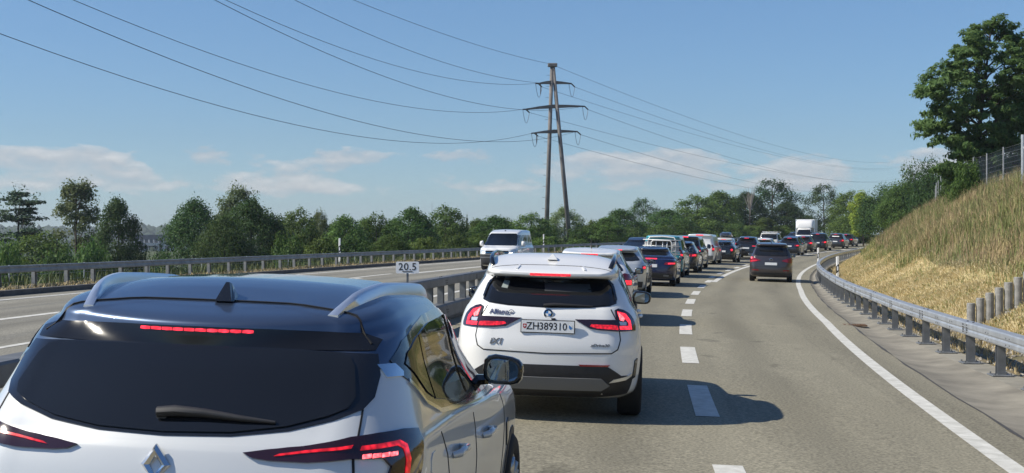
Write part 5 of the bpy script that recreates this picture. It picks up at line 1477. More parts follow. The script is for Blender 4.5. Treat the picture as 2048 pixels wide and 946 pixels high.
    for sg, par in ((1, lights[0]), (-1, lights[1])):
        f = lambda pts: [(sg * a, b) for a, b in pts]
        c.panel('light_strip', f([(.43, 1.032), (.70, 1.061), (.70, 1.071), (.45, 1.040)]), 'wrap', M['glow'], off=.016, step=.03, parent=par, skirt=.003)
        c.panel('light_strip', f([(.735, 1.067), (.92, 1.073), (.965, 1.057), (.985, 1.007), (.96, 0.897), (.935, 0.897), (.955, 1.007), (.94, 1.045), (.91, 1.057), (.735, 1.053)]), 'wrap', M['glow'], off=.016, step=.03, parent=par, skirt=.003)
        for k in range(4):
            a = .745 + k * .041
            c.panel('brake_segment', f([(a, 1.026), (a + .034, 1.027), (a + .036, 1.041), (a + .002, 1.040)]), 'wrap', M['brake_hot'], off=.017, step=.02, parent=par, skirt=.003)
    c.panel('spoiler_face', [(-.68, 1.388), (-.4, 1.384), (.4, 1.384), (.68, 1.388), (.69, 1.425), (.62, 1.448), (.3, 1.459), (0, 1.461), (-.3, 1.459), (-.62, 1.448), (-.69, 1.425)], 'rear', M['under_lip'], off=.004, step=.025)
    # third brake light: a row of lit cells under the spoiler lip
    for k in range(10):
        a = -.225 + k * .045
        c.panel('high_brake_light', [(a + .0015, 1.442), (a + .022, 1.4405), (a + .0435, 1.442), (a + .0435, 1.452), (a + .022, 1.4535), (a + .0015, 1.452)], 'rear', M['brake'], off=.007, step=.02, skirt=0)
    # gaps between the panels
    for sg in (1, -1):
        c.line('panel_gap', [(sg * .71, .60), (sg * .715, .80), (sg * .715, .99), (sg * .712, 1.195)], 'wrap', .010, M['gap'], off=.0025, step=.03)
        c.line('panel_gap', [(.56, sg * .66), (.63, sg * .58), (.675, sg * .30), (.67, 0)], 'top', .008, M['gap'], off=.0055, step=.03)
    for sd in ('left', 'right'):
        c.line('panel_gap', [(.95, 1.03), (1.06, .92), (1.10, .78), (1.02, .60)], sd, .008, M['gap'])
        c.line('panel_gap', [(1.86, 1.0), (1.87, .8), (1.84, .42)], sd, .008, M['gap'])
        c.line('panel_gap', [(2.92, 1.0), (2.95, .8), (2.90, .42)], sd, .008, M['gap'])
        c.panel('fuel_flap', [(.66, .89), (.80, .89), (.81, .98), (.67, .98)], sd, P_NEAR, off=.003, step=.04, round_=1)
        c.panel('lower_cladding', [(.40, .24), (4.0, .24), (4.0, .34), (3.65, .36), (1.15, .36), (.4, .36)], sd, M['trim'], off=.008, step=.08)
        c.panel('front_vent', [(3.05, .80), (3.12, .82), (3.20, .70), (3.12, .66)], sd, M['black_gloss'], off=.006, step=.04)
    for x, z in ((1.30, .905), (2.20, .865)):
        for sg in (1, -1):
            h = c.surf((x, z), 'left' if sg > 0 else 'right')[0]
            mb = MB(); pts = [(x - .11, h.y, z - .008), (x - .09, h.y + sg * .030, z), (x + .06, h.y + sg * .038, z + .004), (x + .10, h.y, z)]
            mb.tube(pts, [.014, .018, .018, .014], 8); c.add('door_handle', mb, P_NEAR, None, True)
    arches(c, (.80, 3.44), .40)
    c.wheels((.80, 3.44), .345, .22, .79)
    mirror(c, 2.52, .935, 1.145, .215, .155)
    # long silver roof rails, each a fin rising off the roof edge
    for sg in (1, -1):
        prof = []
        V = []; n = 25
        for k in range(n):
            t = k / (n - 1); x = .58 + 1.52 * t
            zr = float(tab([1.520, 1.562, 1.580, 1.560, 1.485], np.array([t]))[0])
            yr = float(tab([.500, .575, .602, .608, .585], np.array([t]))[0])
            hz_ = c.surf((x, sg * yr), 'top'); zr = hz_[0].z + .004 if hz_ else zr
            lift = .040 * min(1, math.sin(math.pi * min(max(t, 0.0), 1)) * 2.4) + .002
            wd = .022
            for a, b in ((-wd, -.03), (-wd * .8, lift * .7), (-wd * .2, lift), (wd * .55, lift), (wd, lift * .55), (wd * 1.1, -.035)): V.append((x, sg * (yr - a if True else 0), zr + b))
        F = [(i * 6 + k, i * 6 + (k + 1) % 6, i * 6 + 6 + (k + 1) % 6, i * 6 + 6 + k) for i in range(n - 1) for k in range(6)] + [(0, 1, 2, 3, 4, 5), tuple(range(n * 6 - 1, n * 6 - 7, -1))]
        if sg < 0: F = [f[::-1] for f in F]
        mb = MB(); mb.add(V, F); c.add('roof_rail', mb, M['satin'], None, True)
    # shark fin
    z0 = c.surf((.70, 0), 'top')[0].z - .006; V = []
    for x, hw_, h in ((.690, .013, .074), (.712, .020, .068), (.735, .030, .044), (.80, .024, .016), (.84, .009, .004)):
        V += [(x - .04 * (h < .09) * 0, -hw_ * 1.3, z0), (x, -hw_ * .55, z0 + h), (x, hw_ * .55, z0 + h), (x, hw_ * 1.3, z0)]
    V[0] = (.64, -.034, z0); V[3] = (.64, .034, z0); V[4] = (.665, -.04, z0); V[7] = (.665, .04, z0)
    F = [(i * 4 + k, i * 4 + k + 1, i * 4 + 5 + k, i * 4 + 4 + k) for i in range(4) for k in range(3)] + [(0, 1, 2, 3)]
    mb = MB(); mb.add(V, F); mb.V = [(v[0], v[1] - .035, v[2]) for v in mb.V]; c.add('antenna_fin', mb, M['black_gloss'])
    # wiper
    h = c.surf((-.02, 1.13), 'rear')[0]
    def on(y_, z_, o): p = c.surf((y_, z_), 'rear')[0]; return (p.x - o, y_, z_)
    mb = MB(); mb.tube([on(.035, 1.165, .035), on(-.03, 1.172, .04), on(-.14, 1.168, .035), on(-.27, 1.155, .028), on(-.40, 1.145, .022)], [.020, .021, .017, .012, .006], 8)
    mb.disc(Vector(on(.02, 1.158, .0)) + Vector((0.02, 0, 0)), (-1, 0, 0), .022, .05, 10); c.add('wiper', mb, M['trim'], None, True)
    # diamond badge
    x0 = c.surf((0, .990), 'rear')[0].x; V = []
    out_, inn = [(0, .074), (-.054, 0), (0, -.074), (.054, 0)], [(0, .036), (-.022, 0), (0, -.036), (.022, 0)]
    for pts, d in ((out_, .0), (out_, -.012), ([(a * .72, b * .74) for a, b in out_], -.026), (inn, -.016), (inn, .0)): V += [(x0 + .004 + d, a, .990 + b + .0) for a, b in pts]
    F = [(i * 4 + k, i * 4 + (k + 1) % 4, i * 4 + 4 + (k + 1) % 4, i * 4 + 4 + k) for i in range(4) for k in range(4)]
    mb = MB(); mb.add(V, F); em = c.add('emblem', mb, M['chrome'])
    # lower bumper and plate (below the picture, seen from elsewhere)
    c.panel('rear_bumper', [(-.80, .28), (.80, .28), (.84, .50), (.55, .56), (-.55, .56), (-.84, .50)], 'wrap', M['trim'], off=.01, step=.06)
    plate(c, 0, .74, x=c.surf((0, .74), 'rear')[0].x - .012)
    c.panel('windscreen', [(-.66, 1.05), (.66, 1.05), (.52, 1.36), (-.52, 1.36)], 'front', M['glass'], off=.005, step=.06)
    c.both('headlight', [(.45, .82), (.80, .84), (.82, .92), (.50, .90)], 'front', M['lamp'], off=.006, step=.05)
    return c
car0 = near_crossover()
car0.place(-1.315, 5.02, .122, .0 + .0, .035)

def white_suv():
    L, W, H = 4.50, 1.80, 1.60
    rg = [
     ring(.26, L - .25, [.74, .80, .80, .72], .22, cy=.25),
     ring(.07, L - .06, [.845, .865, .865, .80], .30, cx=.42, cy=.36),
     ring(.0, L, [.885, .895, .892, .83], .50, cx=.46, cy=.36),
     ring(.0, L - .01, [.895, .90, .90, .84], .68, cx=.46, cy=.36),
     ring(.04, L - .07, [.875, .895, .892, .83], [.89, .90, .90, .90], cx=.48, cy=.36),
     ring(.065, L - .14, [.85, .88, .875, .80], [.99, .98, .98, .98], cx=.48, cy=.36),
     ring(.105, 3.35, [.805, .852, .85, .78], [1.075, 1.045, 1.035, 1.035], bow=.10, cx=.44, cy=.34, bowf=.34, fcx=.30, fcy=.3),
     ring(.13, 3.30, [.785, .835, .832, .77], [1.105, 1.065, 1.055, 1.055], bow=.10, cx=.40, cy=.32, bowf=.33, fcx=.28, fcy=.28),
     ring(.27, 3.0, [.71, .758, .752, .69], [1.235, 1.25, 1.24, 1.21], bow=.10, cx=.32, cy=.24, bowf=.28, fcx=.26, fcy=.26),
     ring(.42, 2.60, [.640, .675, .67, .61], [1.335, 1.43, 1.44, 1.36], bow=.10, cx=.26, cy=.18, bowf=.22, fcx=.2, fcy=.2),
     ring(.24, 2.58, [.61, .65, .645, .59], [1.388, 1.48, 1.48, 1.385], bow=.08, cx=.26, cy=.16, bowf=.22, fcx=.2, fcy=.2),
     ring(.24, 2.57, [.60, .63, .625, .57], [1.408, 1.51, 1.505, 1.40], bow=.08, cx=.26, cy=.14, bowf=.22, fcx=.2, fcy=.2),
     ring(.27, 2.51, [.58, .60, .595, .53], [1.424, 1.542, 1.540, 1.425], bow=.08, cx=.26, cy=.14, bowf=.22, fcx=.2, fcy=.2),
     ring(.45, 2.30, [.43, .44, .43, .38], [1.475, 1.582, 1.58, 1.48], bow=.08, cx=.2, cy=.18, bowf=.15, fcx=.2, fcy=.2),
    ]
    c = Car('suv', 'white compact SUV with roof rails and an insurance sticker on its tailgate', 'car', rg, P_WHITE, 1.3, 6, .014, 'cars queueing in the left lane', L)
    c.panel('rear_window_surround', [(0, 1.083), (0.394, 1.093), (0.578, 1.112), (0.643, 1.136), (0.643, 1.170), (0.609, 1.314), (0.544, 1.367), (0.316, 1.372), (0.279, 1.367), (-0.279, 1.367), (-0.316, 1.372), (-0.544, 1.367), (-0.609, 1.314), (-0.643, 1.170), (-0.643, 1.136), (-0.578, 1.112), (-0.394, 1.093)], 'rear', M['black_gloss'], off=.005, step=.03)
    c.panel('rear_glass', [(0, 1.091), (0.394, 1.102), (0.560, 1.120), (0.582, 1.144), (0.549, 1.314), (0.521, 1.335), (0, 1.340), (-0.521, 1.335), (-0.549, 1.314), (-0.582, 1.144), (-0.560, 1.120), (-0.394, 1.102)], 'rear', M['glass_tint'], off=.010, step=.03)
    c.panel('high_brake_light', [(-.195, 1.386), (.195, 1.386), (.195, 1.408), (-.195, 1.408)], 'rear', M['brake'], off=.008, step=.03)
    lw = [(.265, .982), (.42, .985), (.675, .985), (.695, 1.075), (.74, 1.088), (.81, 1.076), (.885, 1.042), (.925, .99), (.935, .92), (.92, .882), (.70, .878), (.50, .886), (.40, .90)]
    lights = c.both('tail_light', lw, 'wrap', M['dark_lens'], off=.012, step=.025)
    for sg, par in ((1, lights[0]), (-1, lights[1])):
        f = lambda pts: [(sg * a, b) for a, b in pts]
        c.panel('light_strip', f([(.40, .922), (.46, .904), (.67, .892), (.67, .930), (.62, .937), (.42, .940)]), 'wrap', M['glow'], off=.016, step=.03, parent=par, skirt=.003)
        c.panel('light_strip', f([(.69, .895), (.845, .893), (.85, .977), (.815, 1.037), (.715, 1.062), (.71, 1.028), (.775, 1.002), (.81, .957), (.81, .927), (.69, .927)]), 'wrap', M['brake'], off=.016, step=.025, parent=par, skirt=.003)
        c.panel('brake_segment', f([(.71, .982), (.75, .972), (.775, .997), (.73, 1.042), (.715, 1.052)]), 'wrap', M['brake_hot'], off=.018, step=.025, parent=par, skirt=.003)
        c.panel('reversing_lamp', f([(.70, .934), (.775, .934), (.785, .964), (.70, .968)]), 'wrap', M['lamp'], off=.015, step=.025, parent=par, skirt=.003)
        c.line('panel_gap', [(sg * .655, 1.085), (sg * .685, .95), (sg * .69, .80), (sg * .655, .71), (sg * .59, .672), (0, .657)], 'wrap', .011, M['gap'], off=.0025, step=.03)
    # dark bumper, grey skid and its corner blades
    c.panel('rear_bumper', [(-.88, .28), (-.45, .235), (.45, .235), (.88, .28), (.90, .46), (.72, .46), (.56, .550), (-.56, .550), (-.72, .46), (-.90, .46)], 'wrap', M['trim'], off=.008, step=.045)
    c.panel('skid_plate', [(-.52, .32), (.52, .32), (.60, .37), (.52, .435), (-.52, .435), (-.60, .37)], 'rear', M['trim_grey'], off=.022, step=.05)
    c.both('reflector', [(.32, .545), (.58, .545), (.60, .562), (.30, .562)], 'rear', M['red_lens'], off=.013, step=.05)
    c.both('bumper_blade', [(.60, .395), (.78, .42), (.86, .455), (.865, .485), (.80, .458), (.64, .428)], 'wrap', M['satin'], off=.014, step=.04)
    c.both('corner_vent', [(.88, .42), (.95, .44), (.96, .62), (.905, .60), (.895, .50)], 'wrap', M['black_gloss'], off=.010, step=.04)
    # sides
    c.both('window_surround', [(.50, 1.140), (.62, 1.080), (1.0, 1.055), (2.2, 1.030), (3.05, 1.045), (3.05, 1.070), (2.55, 1.350), (2.3, 1.430), (1.6, 1.450), (.95, 1.430), (.66, 1.355)], 'side', M['black_gloss'], off=.004, step=.05)
    c.both('side_window', [(.60, 1.150), (.72, 1.095), (.95, 1.080), (.93, 1.385), (.74, 1.340)], 'side', M['glass'], off=.008, step=.05)
    c.both('side_window', [(1.0, 1.077), (1.95, 1.055), (1.83, 1.410), (1.3, 1.413), (.98, 1.395)], 'side', M['glass'], off=.008, step=.05)
    c.both('side_window', [(2.04, 1.054), (2.85, 1.062), (2.45, 1.325), (2.25, 1.390), (1.92, 1.410)], 'side', M['glass'], off=.008, step=.05)
    for sd in ('left', 'right'):
        c.line('panel_gap', [(1.0, 1.07), (1.08, .95), (1.12, .8), (1.02, .62)], sd, .008, M['gap'])
        c.line('panel_gap', [(2.0, 1.05), (2.0, .8), (1.96, .42)], sd, .008, M['gap'])
        c.panel('lower_cladding', [(1.1, .26), (3.3, .26), (3.3, .36), (1.1, .36)], sd, M['trim'], off=.01, step=.08)
        for x in (1.35, 2.3):
            h = c.surf((x, .97), sd)[0]; sg = 1 if sd == 'left' else -1
            mb = MB(); mb.tube([(x - .10, h.y, .968), (x - .08, h.y + sg * .025, .97), (x + .08, h.y + sg * .028, .972), (x + .1, h.y, .97)], .014, 7); c.add('door_handle', mb, P_WHITE, None, True)
    arches(c, (.86, 3.55), .43); c.wheels((.86, 3.55), .36, .235, .80)
    mirror(c, 2.78, .935, 1.10, .215, .150)
    rl = [(.50, .575, 1.46), (.53, .59, 1.50), (.66, .605, 1.545), (.9, .615, 1.575), (1.4, .62, 1.592), (1.9, .615, 1.582), (2.12, .60, 1.55), (2.22, .585, 1.50)]
    roof_rail(c, rl, [.024, .024, .020, .018, .018, .018, .020, .020], M['black_gloss'], solid=.10)
    # spoiler shoulders left and right of its raised middle
    for sg in (1, -1):
        c.line('spoiler_crease', [(.33, sg * .33), (.45, sg * .31)], 'top', .02, P_WHITE, off=.010, skirt=.012)
        c.panel('air_blade', [(sg * 0.558, 1.357), (sg * 0.614, 1.280), (sg * 0.643, 1.161), (sg * 0.626, 1.157), (sg * 0.591, 1.280), (sg * 0.535, 1.361)], 'rear', M['black_gloss'], off=.018, step=.04)
    c.line('panel_gap', [(.41, -.58), (.48, -.3), (.49, 0), (.48, .3), (.41, .58)], 'top', .007, M['gap'], off=.003)
    # aerial fin and stub
    z0 = c.surf((.70, 0), 'top')[0].z - .004; V = []
    for x, hw_, h in ((.66, .014, .055), (.69, .030, .050), (.76, .034, .034), (.84, .022, .012), (.88, .008, .002)): V += [(x, -hw_ * 1.6, z0), (x, -hw_ * .5, z0 + h), (x, hw_ * .5, z0 + h), (x, hw_ * 1.6, z0)]
    V[0] = (.63, -.05, z0); V[3] = (.63, .05, z0)
    mb = MB(); mb.add(V, [(i * 4 + k, i * 4 + k + 1, i * 4 + 5 + k, i * 4 + 4 + k) for i in range(4) for k in range(3)] + [(0, 1, 2, 3)]); c.add('antenna_fin', mb, P_WHITE)
    # wiper, round badge, lettering, plate
    def on(y_, z_, o=.0): p = c.surf((y_, z_), 'rear')[0]; return (p.x - o, y_, z_)
    mb = MB(); mb.tube([on(.05, 1.108, .03), on(-.05, 1.118, .035), on(-.2, 1.116, .03), on(-.42, 1.111, .02)], [.014, .016, .012, .006], 7); c.add('wiper', mb, M['trim'], None, True)
    p = Vector(on(0, 1.030)); ax = Vector((-1, 0, .12)).normalized()
    mb = MB(); mb.disc(p + ax * -.004, ax, .043, .012, 28); bd = c.add('badge', mb, M['black_gloss'], None, True)
    mb = MB(); V = []; n = 28
    for rr_, d in ((.043, .0082), (.0445, .011), (.0405, .011)):
        pass
    mb = MB(); mb.lathe([(.0445, .004), (.0455, .010), (.041, .012), (.040, .009)], 28, 'z'); rot = Vector((0, 0, 1)).rotation_difference(ax).to_matrix()
    V = [tuple(p + rot @ Vector(v)) for v in mb.V]; mb.V = V; c.add('badge_ring', mb, M['chrome'], bd, True)
    up = Vector((.12, 0, 1)).normalized(); rt_ = Vector((0, -1, 0))
    for q in range(4):
        pts = [Vector((0, 0, 0))] + [rt_ * math.cos(a) * .027 + up * math.sin(a) * .027 for a in np.linspace(q * math.pi / 2, (q + 1) * math.pi / 2, 7)]
        V = [p + ax * .0095 + v for v in pts]; mb = MB(); mb.add(V, [tuple(range(len(V)))]); c.add('badge_quarter', mb, M['sign'] if q % 2 == 0 else M['plate_blue'], bd)
    M['sticker'] = mat('sticker_blue', (0.02, 0.035, 0.12), .5)
    letter(c, 'Allianz', .475, 1.030, .070, M['sticker'], .007, .98, .0012)
    q = Vector(on(.355, 1.028, .006)); mb = MB(); mb.lathe([(.029, 0), (.029, .002), (.0235, .002), (.0235, 0)], 24, 'z'); mb.V = [tuple(q + rot @ Vector(v)) for v in mb.V]; rg_ = c.add('sticker_emblem', mb, M['sticker'])
    for k, (dy, h0, h1) in enumerate(((.009, -.014, .007), (0, -.014, .015), (-.009, -.014, .007))):
        mb = MB(); mb.box((0, 0, 0), (.0055, h1 - h0, .001)); rm = Matrix((rt_, up, ax)).transposed()
        mb.V = [tuple(q + ax * .0015 + rt_ * -dy + up * (h0 + h1) / 2 + rm @ Vector(v)) for v in mb.V]; c.add('emblem_bar', mb, M['sticker'], rg_)
    letter(c, 'iX1', .49, .755, .075, M['trim_grey'], .004, 1.15, .002, .25, .004)
    letter(c, 'xDrive30', -.50, .745, .036, M['trim_grey'], .003, 1.3, .001, .2, .003)
    plate(c, 0, .91, num=[('ZH', .142, .92), ('\u00b7', .085, 1), ('389', .015, .92), ('310', -.117, .92)], size=.098)
    mb = MB(); mb.box(Vector(on(-.05, .982, .004)), (.014, .04, .016), bev=.003); c.add('camera_button', mb, M['black'])
    mb = MB()
    for y_, z_ in ((.52, .60), (-.78, .62)):
        pass
    # pale patches on the glass; the wider one paints in a reflection
    c.panel('window_sticker', [(.415, 1.242), (.475, 1.250), (.455, 1.318), (.40, 1.310)], 'rear', mat('sticker_pale', (.26, .30, .29), .5), off=.0115, step=.04, skirt=.0005)
    c.panel('painted_reflection', [(-.40, 1.229), (.05, 1.229), (.06, 1.306), (-.38, 1.306)], 'rear', mat('reflection_grey', (.055, .062, .066), .4), off=.0112, step=.05, skirt=.0005)
    c.panel('windscreen', [(-.72, 1.10), (.72, 1.10), (.56, 1.42), (-.56, 1.42)], 'front', M['glass'], off=.005, step=.06)
    c.both('headlight', [(.50, .80), (.84, .82), (.86, .92), (.55, .90)], 'front', M['lamp'], off=.006, step=.05)
    return c
car1 = white_suv()
car1.place(.31, 13.45, .072, zu(1.5) + zp(14), .03)
# ------------------------------------------------------------------ the rest of the traffic
QG = 'cars queueing in the left lane'
def lights_rear(c, poly, hot=None, lens='red_lens', view='wrap', lit='brake'):
    ls = c.both('tail_light', poly, view, M[lens], off=.012, step=.05)
    if hot:
        for sg, par in ((1, ls[0]), (-1, ls[1])):
            c.panel('brake_segment', [(sg * a, b) for a, b in hot], view, M[lit], off=.017, step=.05, parent=par, skirt=.004)
    return ls
def generic(name, label, p, L=4.4, W=1.8, H=1.5, kind='hatch', q=.6, glass=None, zb=.98, tail=None, hot=None, third=True, mirror_c=None, rails=False, numplate=True, trim=.46, wroof=.60, xgt=.50, xgb=.10, zgl=None, sp=.14, wins=None, cat='car', group=QG, front=True, trunk=None, tone=None, rd=.06, cy=.30, gw=None, track=.77, rw=.33, windows=True, lens='red_lens'):
    rg = std_rings(L, W, H, zb=zb, wroof=wroof, xgt=xgt, xgb=xgb, sp=sp, trunk=trunk, rear_drop=rd, cy=cy, **({'xwb': wins['wb'], 'xwt': wins['wt']} if wins else {}))
    c = Car(name, label, cat, rg, p, q, 4, .012, group, L, tone)
    hw = W / 2; zr = zb + .05
    g0 = zgl or zr + .035; g1 = H - rd - .145
    gw = gw or hw * .77
    c.panel('rear_glass', [(0, g0 - .012), (gw * .7, g0 - .004), (gw, g0 + .02), (gw * .99, g0 + .06), (wroof - .075, g1 - .02), (wroof - .11, g1), (-wroof + .11, g1), (-wroof + .075, g1 - .02), (-gw * .99, g0 + .06), (-gw, g0 + .02), (-gw * .7, g0 - .004)], 'rear', M['glass_tint'], off=.007, step=.06)
    if third: c.panel('high_brake_light', [(-.17, H - rd - .084), (.17, H - rd - .084), (.17, H - rd - .058), (-.17, H - rd - .058)], 'rear', M['brake'], off=.009, step=.06)
    tail = tail or [(.46, .80), (.62, .78), (1.02, .80), (1.06, .92), (.98, .97), (.50, .93)]
    hot = hot or [(.62, .83), (.86, .83), (.88, .91), (.66, .91)]
    lights_rear(c, tail, hot, lens)
    c.panel('rear_bumper', [(-.86, .29), (.86, .29), (.88, trim), (.4, trim + .02), (-.4, trim + .02), (-.88, trim)], 'wrap', M['trim'], off=.008, step=.08)
    if numplate: plate(c, 0, .74 if not numplate is True else .80)
    if windows:
        w = wins or {}
        wb, wt = w.get('wb', L * .70), w.get('wt', L * .55)
        mid = w.get('mid', (xgt + .35 + wt) / 2 + .12)
        z0, z1 = zb + .035, H - .165
        xr0 = w.get('r0', xgt + .05); xr1 = w.get('r1', xgt + .28)
        side_glass(c, [(xr0, xr1, mid - .04, mid - .10), (mid + .04, mid - .02, wb - .05, wt - .08)], z0, z1, M['glass'], off=.007, step=.08)
    if front:
        c.panel('windscreen', [(-.62, zb + .05), (.62, zb + .05), (.48, H - .22), (-.48, H - .22)], 'front', M['glass'], off=.006, step=.1)
        c.both('headlight', [(.45, .70), (.78, .72), (.80, .82), (.50, .80)], 'front', M['lamp'], off=.006, step=.08)
    ax = (L * .19, L * .80)
    arches(c, ax, rw + .055, z=rw); c.wheels(ax, rw, .21, track)
    mirror(c, L * .60, hw + .045, zb + .06, .19, .14, mirror_c)
    if rails: roof_rail(c, [(xgt + .15, wroof - .06, H - .08), (xgt + .22, wroof - .05, H - .02), (xgt + .9, wroof - .04, H + .015), (L * .47, wroof - .04, H + .0), (L * .51, wroof - .06, H - .06)], .020, M['black_gloss'] if rails is True else rails)
    for sd in ('left', 'right'):
        c.line('panel_gap', [(L * .44, zb - .02), (L * .44, .42)], sd, .010, M['gap'], step=.1)
        for x in (L * .33, L * .50):
            h = c.surf((x, zb - .08), sd)
            if h: mb = MB(); mb.box((x, h[0].y + (.012 if sd == 'left' else -.012), zb - .08), (.20, .03, .028), bev=.01); c.add('door_handle', mb, p)
    return c
def lane(c, d, u, yaw=None, roll=None, z=0.0):
    p = P(d, u); c.place(p.x, p.y, head(d + c.L / 2) if yaw is None else yaw, p.z + z, .03 if roll is None else roll)
def at(c, px, d, yaw=None, roll=.03, z=None, u=None):
    """rear centre seen at column px, d metres ahead"""
    x = (px - 1024) / 2840 * d; yy = d
    for _ in range(8):
        h = head(yy); uu = (xr(yy) - x) * math.cos(h) + (d - yy) * math.sin(h); yy = d - uu * math.sin(h)
    c.place(x, d, head(d + c.L * .4) if yaw is None else yaw, (P(yy, uu).z if z is None else z), roll)

# 1 white estate right ahead of the white SUV
c = generic('estate_car', 'white car with roof aerial directly ahead of the white SUV with the sticker', P_WHITE, 4.45, 1.79, 1.53, rails=True, zb=.98,
    tail=[(.60, .80), (.72, .79), (1.0, .80), (1.04, .90), (.98, 1.02), (.80, 1.04), (.66, .98)], hot=[(.66, .81), (.96, .81), (.97, .90), (.68, .90)])
mb = MB(); z = c.surf((1.0, 0), 'top')[0].z; mb.tube([(.95, 0, z - .01), (.72, 0, z + .20)], [.012, .005], 5); c.add('aerial', mb, M['black'])
at(c, 1172, 28.4)
# 2 silver estate
c = generic('estate_car', 'silver estate car with roof rails between the white car and the dark blue coupe', P_SILVER, 4.6, 1.80, 1.50, rails=True, zb=.97, tail=[(.80, .82), (1.0, .82), (1.04, .90), (.96, .94), (.82, .93)], hot=[(.84, .84), (.97, .84), (.98, .90), (.85, .90)])
at(c, 1228, 41.5)
# 3 dark blue coupe
c = generic('coupe', 'dark blue coupe with a lit boot lid strip in front of the teal van', P_BLUE, 4.7, 1.83, 1.41, zb=.95, trunk=.40, xgt=1.25, xgb=.4, sp=.03, third=False, zgl=1.045, wroof=.56, gw=.66,
    wins=dict(wb=3.25, wt=2.55, r0=1.45, r1=1.75, mid=2.2), tail=[(.48, .79), (.60, .775), (1.05, .80), (1.10, .86), (1.0, .89), (.55, .87)], hot=[(.62, .80), (.94, .81), (.95, .855), (.64, .855)], numplate='low', rd=.04, tone=(8, P_BLACK))
c.panel('boot_brake_strip', [(-.22, .965), (.22, .965), (.22, .992), (-.22, .992)], 'rear', M['brake'], off=.012, step=.06)
for sg in (1, -1): c.panel('exhaust_trim', [(sg * .48, .36), (sg * .66, .36), (sg * .68, .42), (sg * .48, .42)], 'rear', M['trim_grey'], off=.014, step=.05)
at(c, 1299, 51.0)
# vans
def van(label, p, L, W, H, d, px, glass=True, third=True, cat='van', lift=0.0, tail=None, hot=None, q=.6, lower=None):
    rg = std_rings(L, W, H, zb=1.15, zh=1.05, wroof=W / 2 * .80, xgb=.06, xgt=.20, sp=.06, xwb=L * .80, xwt=L * .70, rear_drop=.02, front_drop=.1, zbr=1.15, cy=.20)
    c = Car('van', label, cat, rg, p, q, 4, .012, QG, L); hw = W / 2
    if glass:
        c.panel('rear_glass', [(-hw * .78, 1.17), (hw * .78, 1.17), (hw * .80, 1.22), (hw * .70, H - .24), (hw * .64, H - .20), (-hw * .64, H - .20), (-hw * .70, H - .24), (-hw * .80, 1.22)], 'rear', M['glass_tint'], off=.007, step=.07)
    if third: c.panel('high_brake_light', [(-.22, H - .10), (.22, H - .10), (.22, H - .06), (-.22, H - .06)], 'rear', M['brake'], off=.012, step=.06)
    lights_rear(c, tail or [(.80, .82), (.98, .82), (.99, 1.22), (.82, 1.22)], hot or [(.82, .90), (.97, .90), (.98, 1.02), (.83, 1.02)])
    c.panel('rear_bumper', [(-.90, .29), (.90, .29), (.92, .56), (-.92, .56)], 'wrap', lower or M['trim'], off=.012, step=.08)
    plate(c, .0, .72)
    side_glass(c, [(L * .10, L * .11, L * .33, L * .325), (L * .36, L * .36, L * .585, L * .565), (L * .615, L * .605, L * .78, L * .70)] if glass else [(L * .615, L * .605, L * .78, L * .70)], 1.18, H - .22, M['glass'], off=.007, step=.08)
    c.panel('windscreen', [(-.72, 1.15), (.72, 1.15), (.62, H - .25), (-.62, H - .25)], 'front', M['glass'], off=.006, step=.1)
    arches(c, (L * .19, L * .80), .39, z=.34); c.wheels((L * .19, L * .80), .34, .22, hw - .13)
    mirror(c, L * .735, hw + .06, 1.22, .22, .26)
    for sd in ('left', 'right'):
        c.line('panel_gap', [(L * .35, H - .3), (L * .35, .45)], sd, .012, M['gap'], step=.1); c.line('panel_gap', [(L * .60, H - .3), (L * .60, .45)], sd, .012, M['gap'], step=.1)
    for x in (0.0,): c.line('panel_gap', [(0, .60), (0, H - .2)] if not glass else [(-.7, 1.05), (.7, 1.05)], 'rear', .012, M['gap'], step=.1)
    at(c, px, d); return c
# 4 teal van with rack
vt = van('teal camper van with a white bicycle rack on its tailgate', P_TEAL, 4.9, 1.90, 1.84, 62.0, 1322)
M['rack'] = mat('rack_white', (.72, .72, .70), .35)
rk = empty('bike_rack'); tag(rk, 'white tubular bicycle rack on the back of the teal van', 'bike rack')
def rb(name, pts, r_=.022): mb = MB(); mb.tube(pts, r_, 7); mb.obj(name, M['rack'], rk, True)
xr_ = -vt.L / 2 - .10
rb('frame_tube', [(xr_, .62, .95), (xr_, .60, 1.62), (xr_ + .04, .52, 1.74), (xr_ + .06, 0, 1.77), (xr_ + .04, -.52, 1.74), (xr_, -.60, 1.62), (xr_, -.62, .95)], .03)
rb('frame_tube', [(xr_ - .12, .45, 1.0), (xr_ - .12, .44, 1.52), (xr_ - .12, .36, 1.60), (xr_ - .12, -.36, 1.60), (xr_ - .12, -.44, 1.52), (xr_ - .12, -.45, 1.0)], .028)
for z in (1.12, 1.36, 1.62): rb('cross_tube', [(xr_ - .03, .82, z), (xr_ - .03, -.82, z)], .022)
for y in (.24, -.05, -.24): rb('support_tube', [(xr_ - .08, y, 1.0), (xr_ - .08, y, 1.55)], .018)
for z in (1.02, ): 
    rb('wheel_rail', [(xr_ - .25, .85, z), (xr_ - .25, -.85, z)], .03); rb('wheel_rail', [(xr_ - .45, .85, z), (xr_ - .45, -.85, z)], .03)
    for y in (.5, -.5): rb('support_tube', [(xr_, y, z), (xr_ - .5, y, z)], .022)
M['bag'] = mat('rack_bag', (.45, .44, .42), .7, var=.25, vscale=4)
for sg in (1, -1):
    mb = MB(); mb.box((xr_ + .05, sg * .60, 1.32), (.10, .30, .46), bev=.06); o = mb.obj('side_bag', M['bag'], rk, True); auto(o, 40)
bpy.context.view_layer.update()
rk.matrix_world = vt.root.matrix_world.copy()
rk.location = vt.root.location; rk.rotation_euler = vt.root.rotation_euler
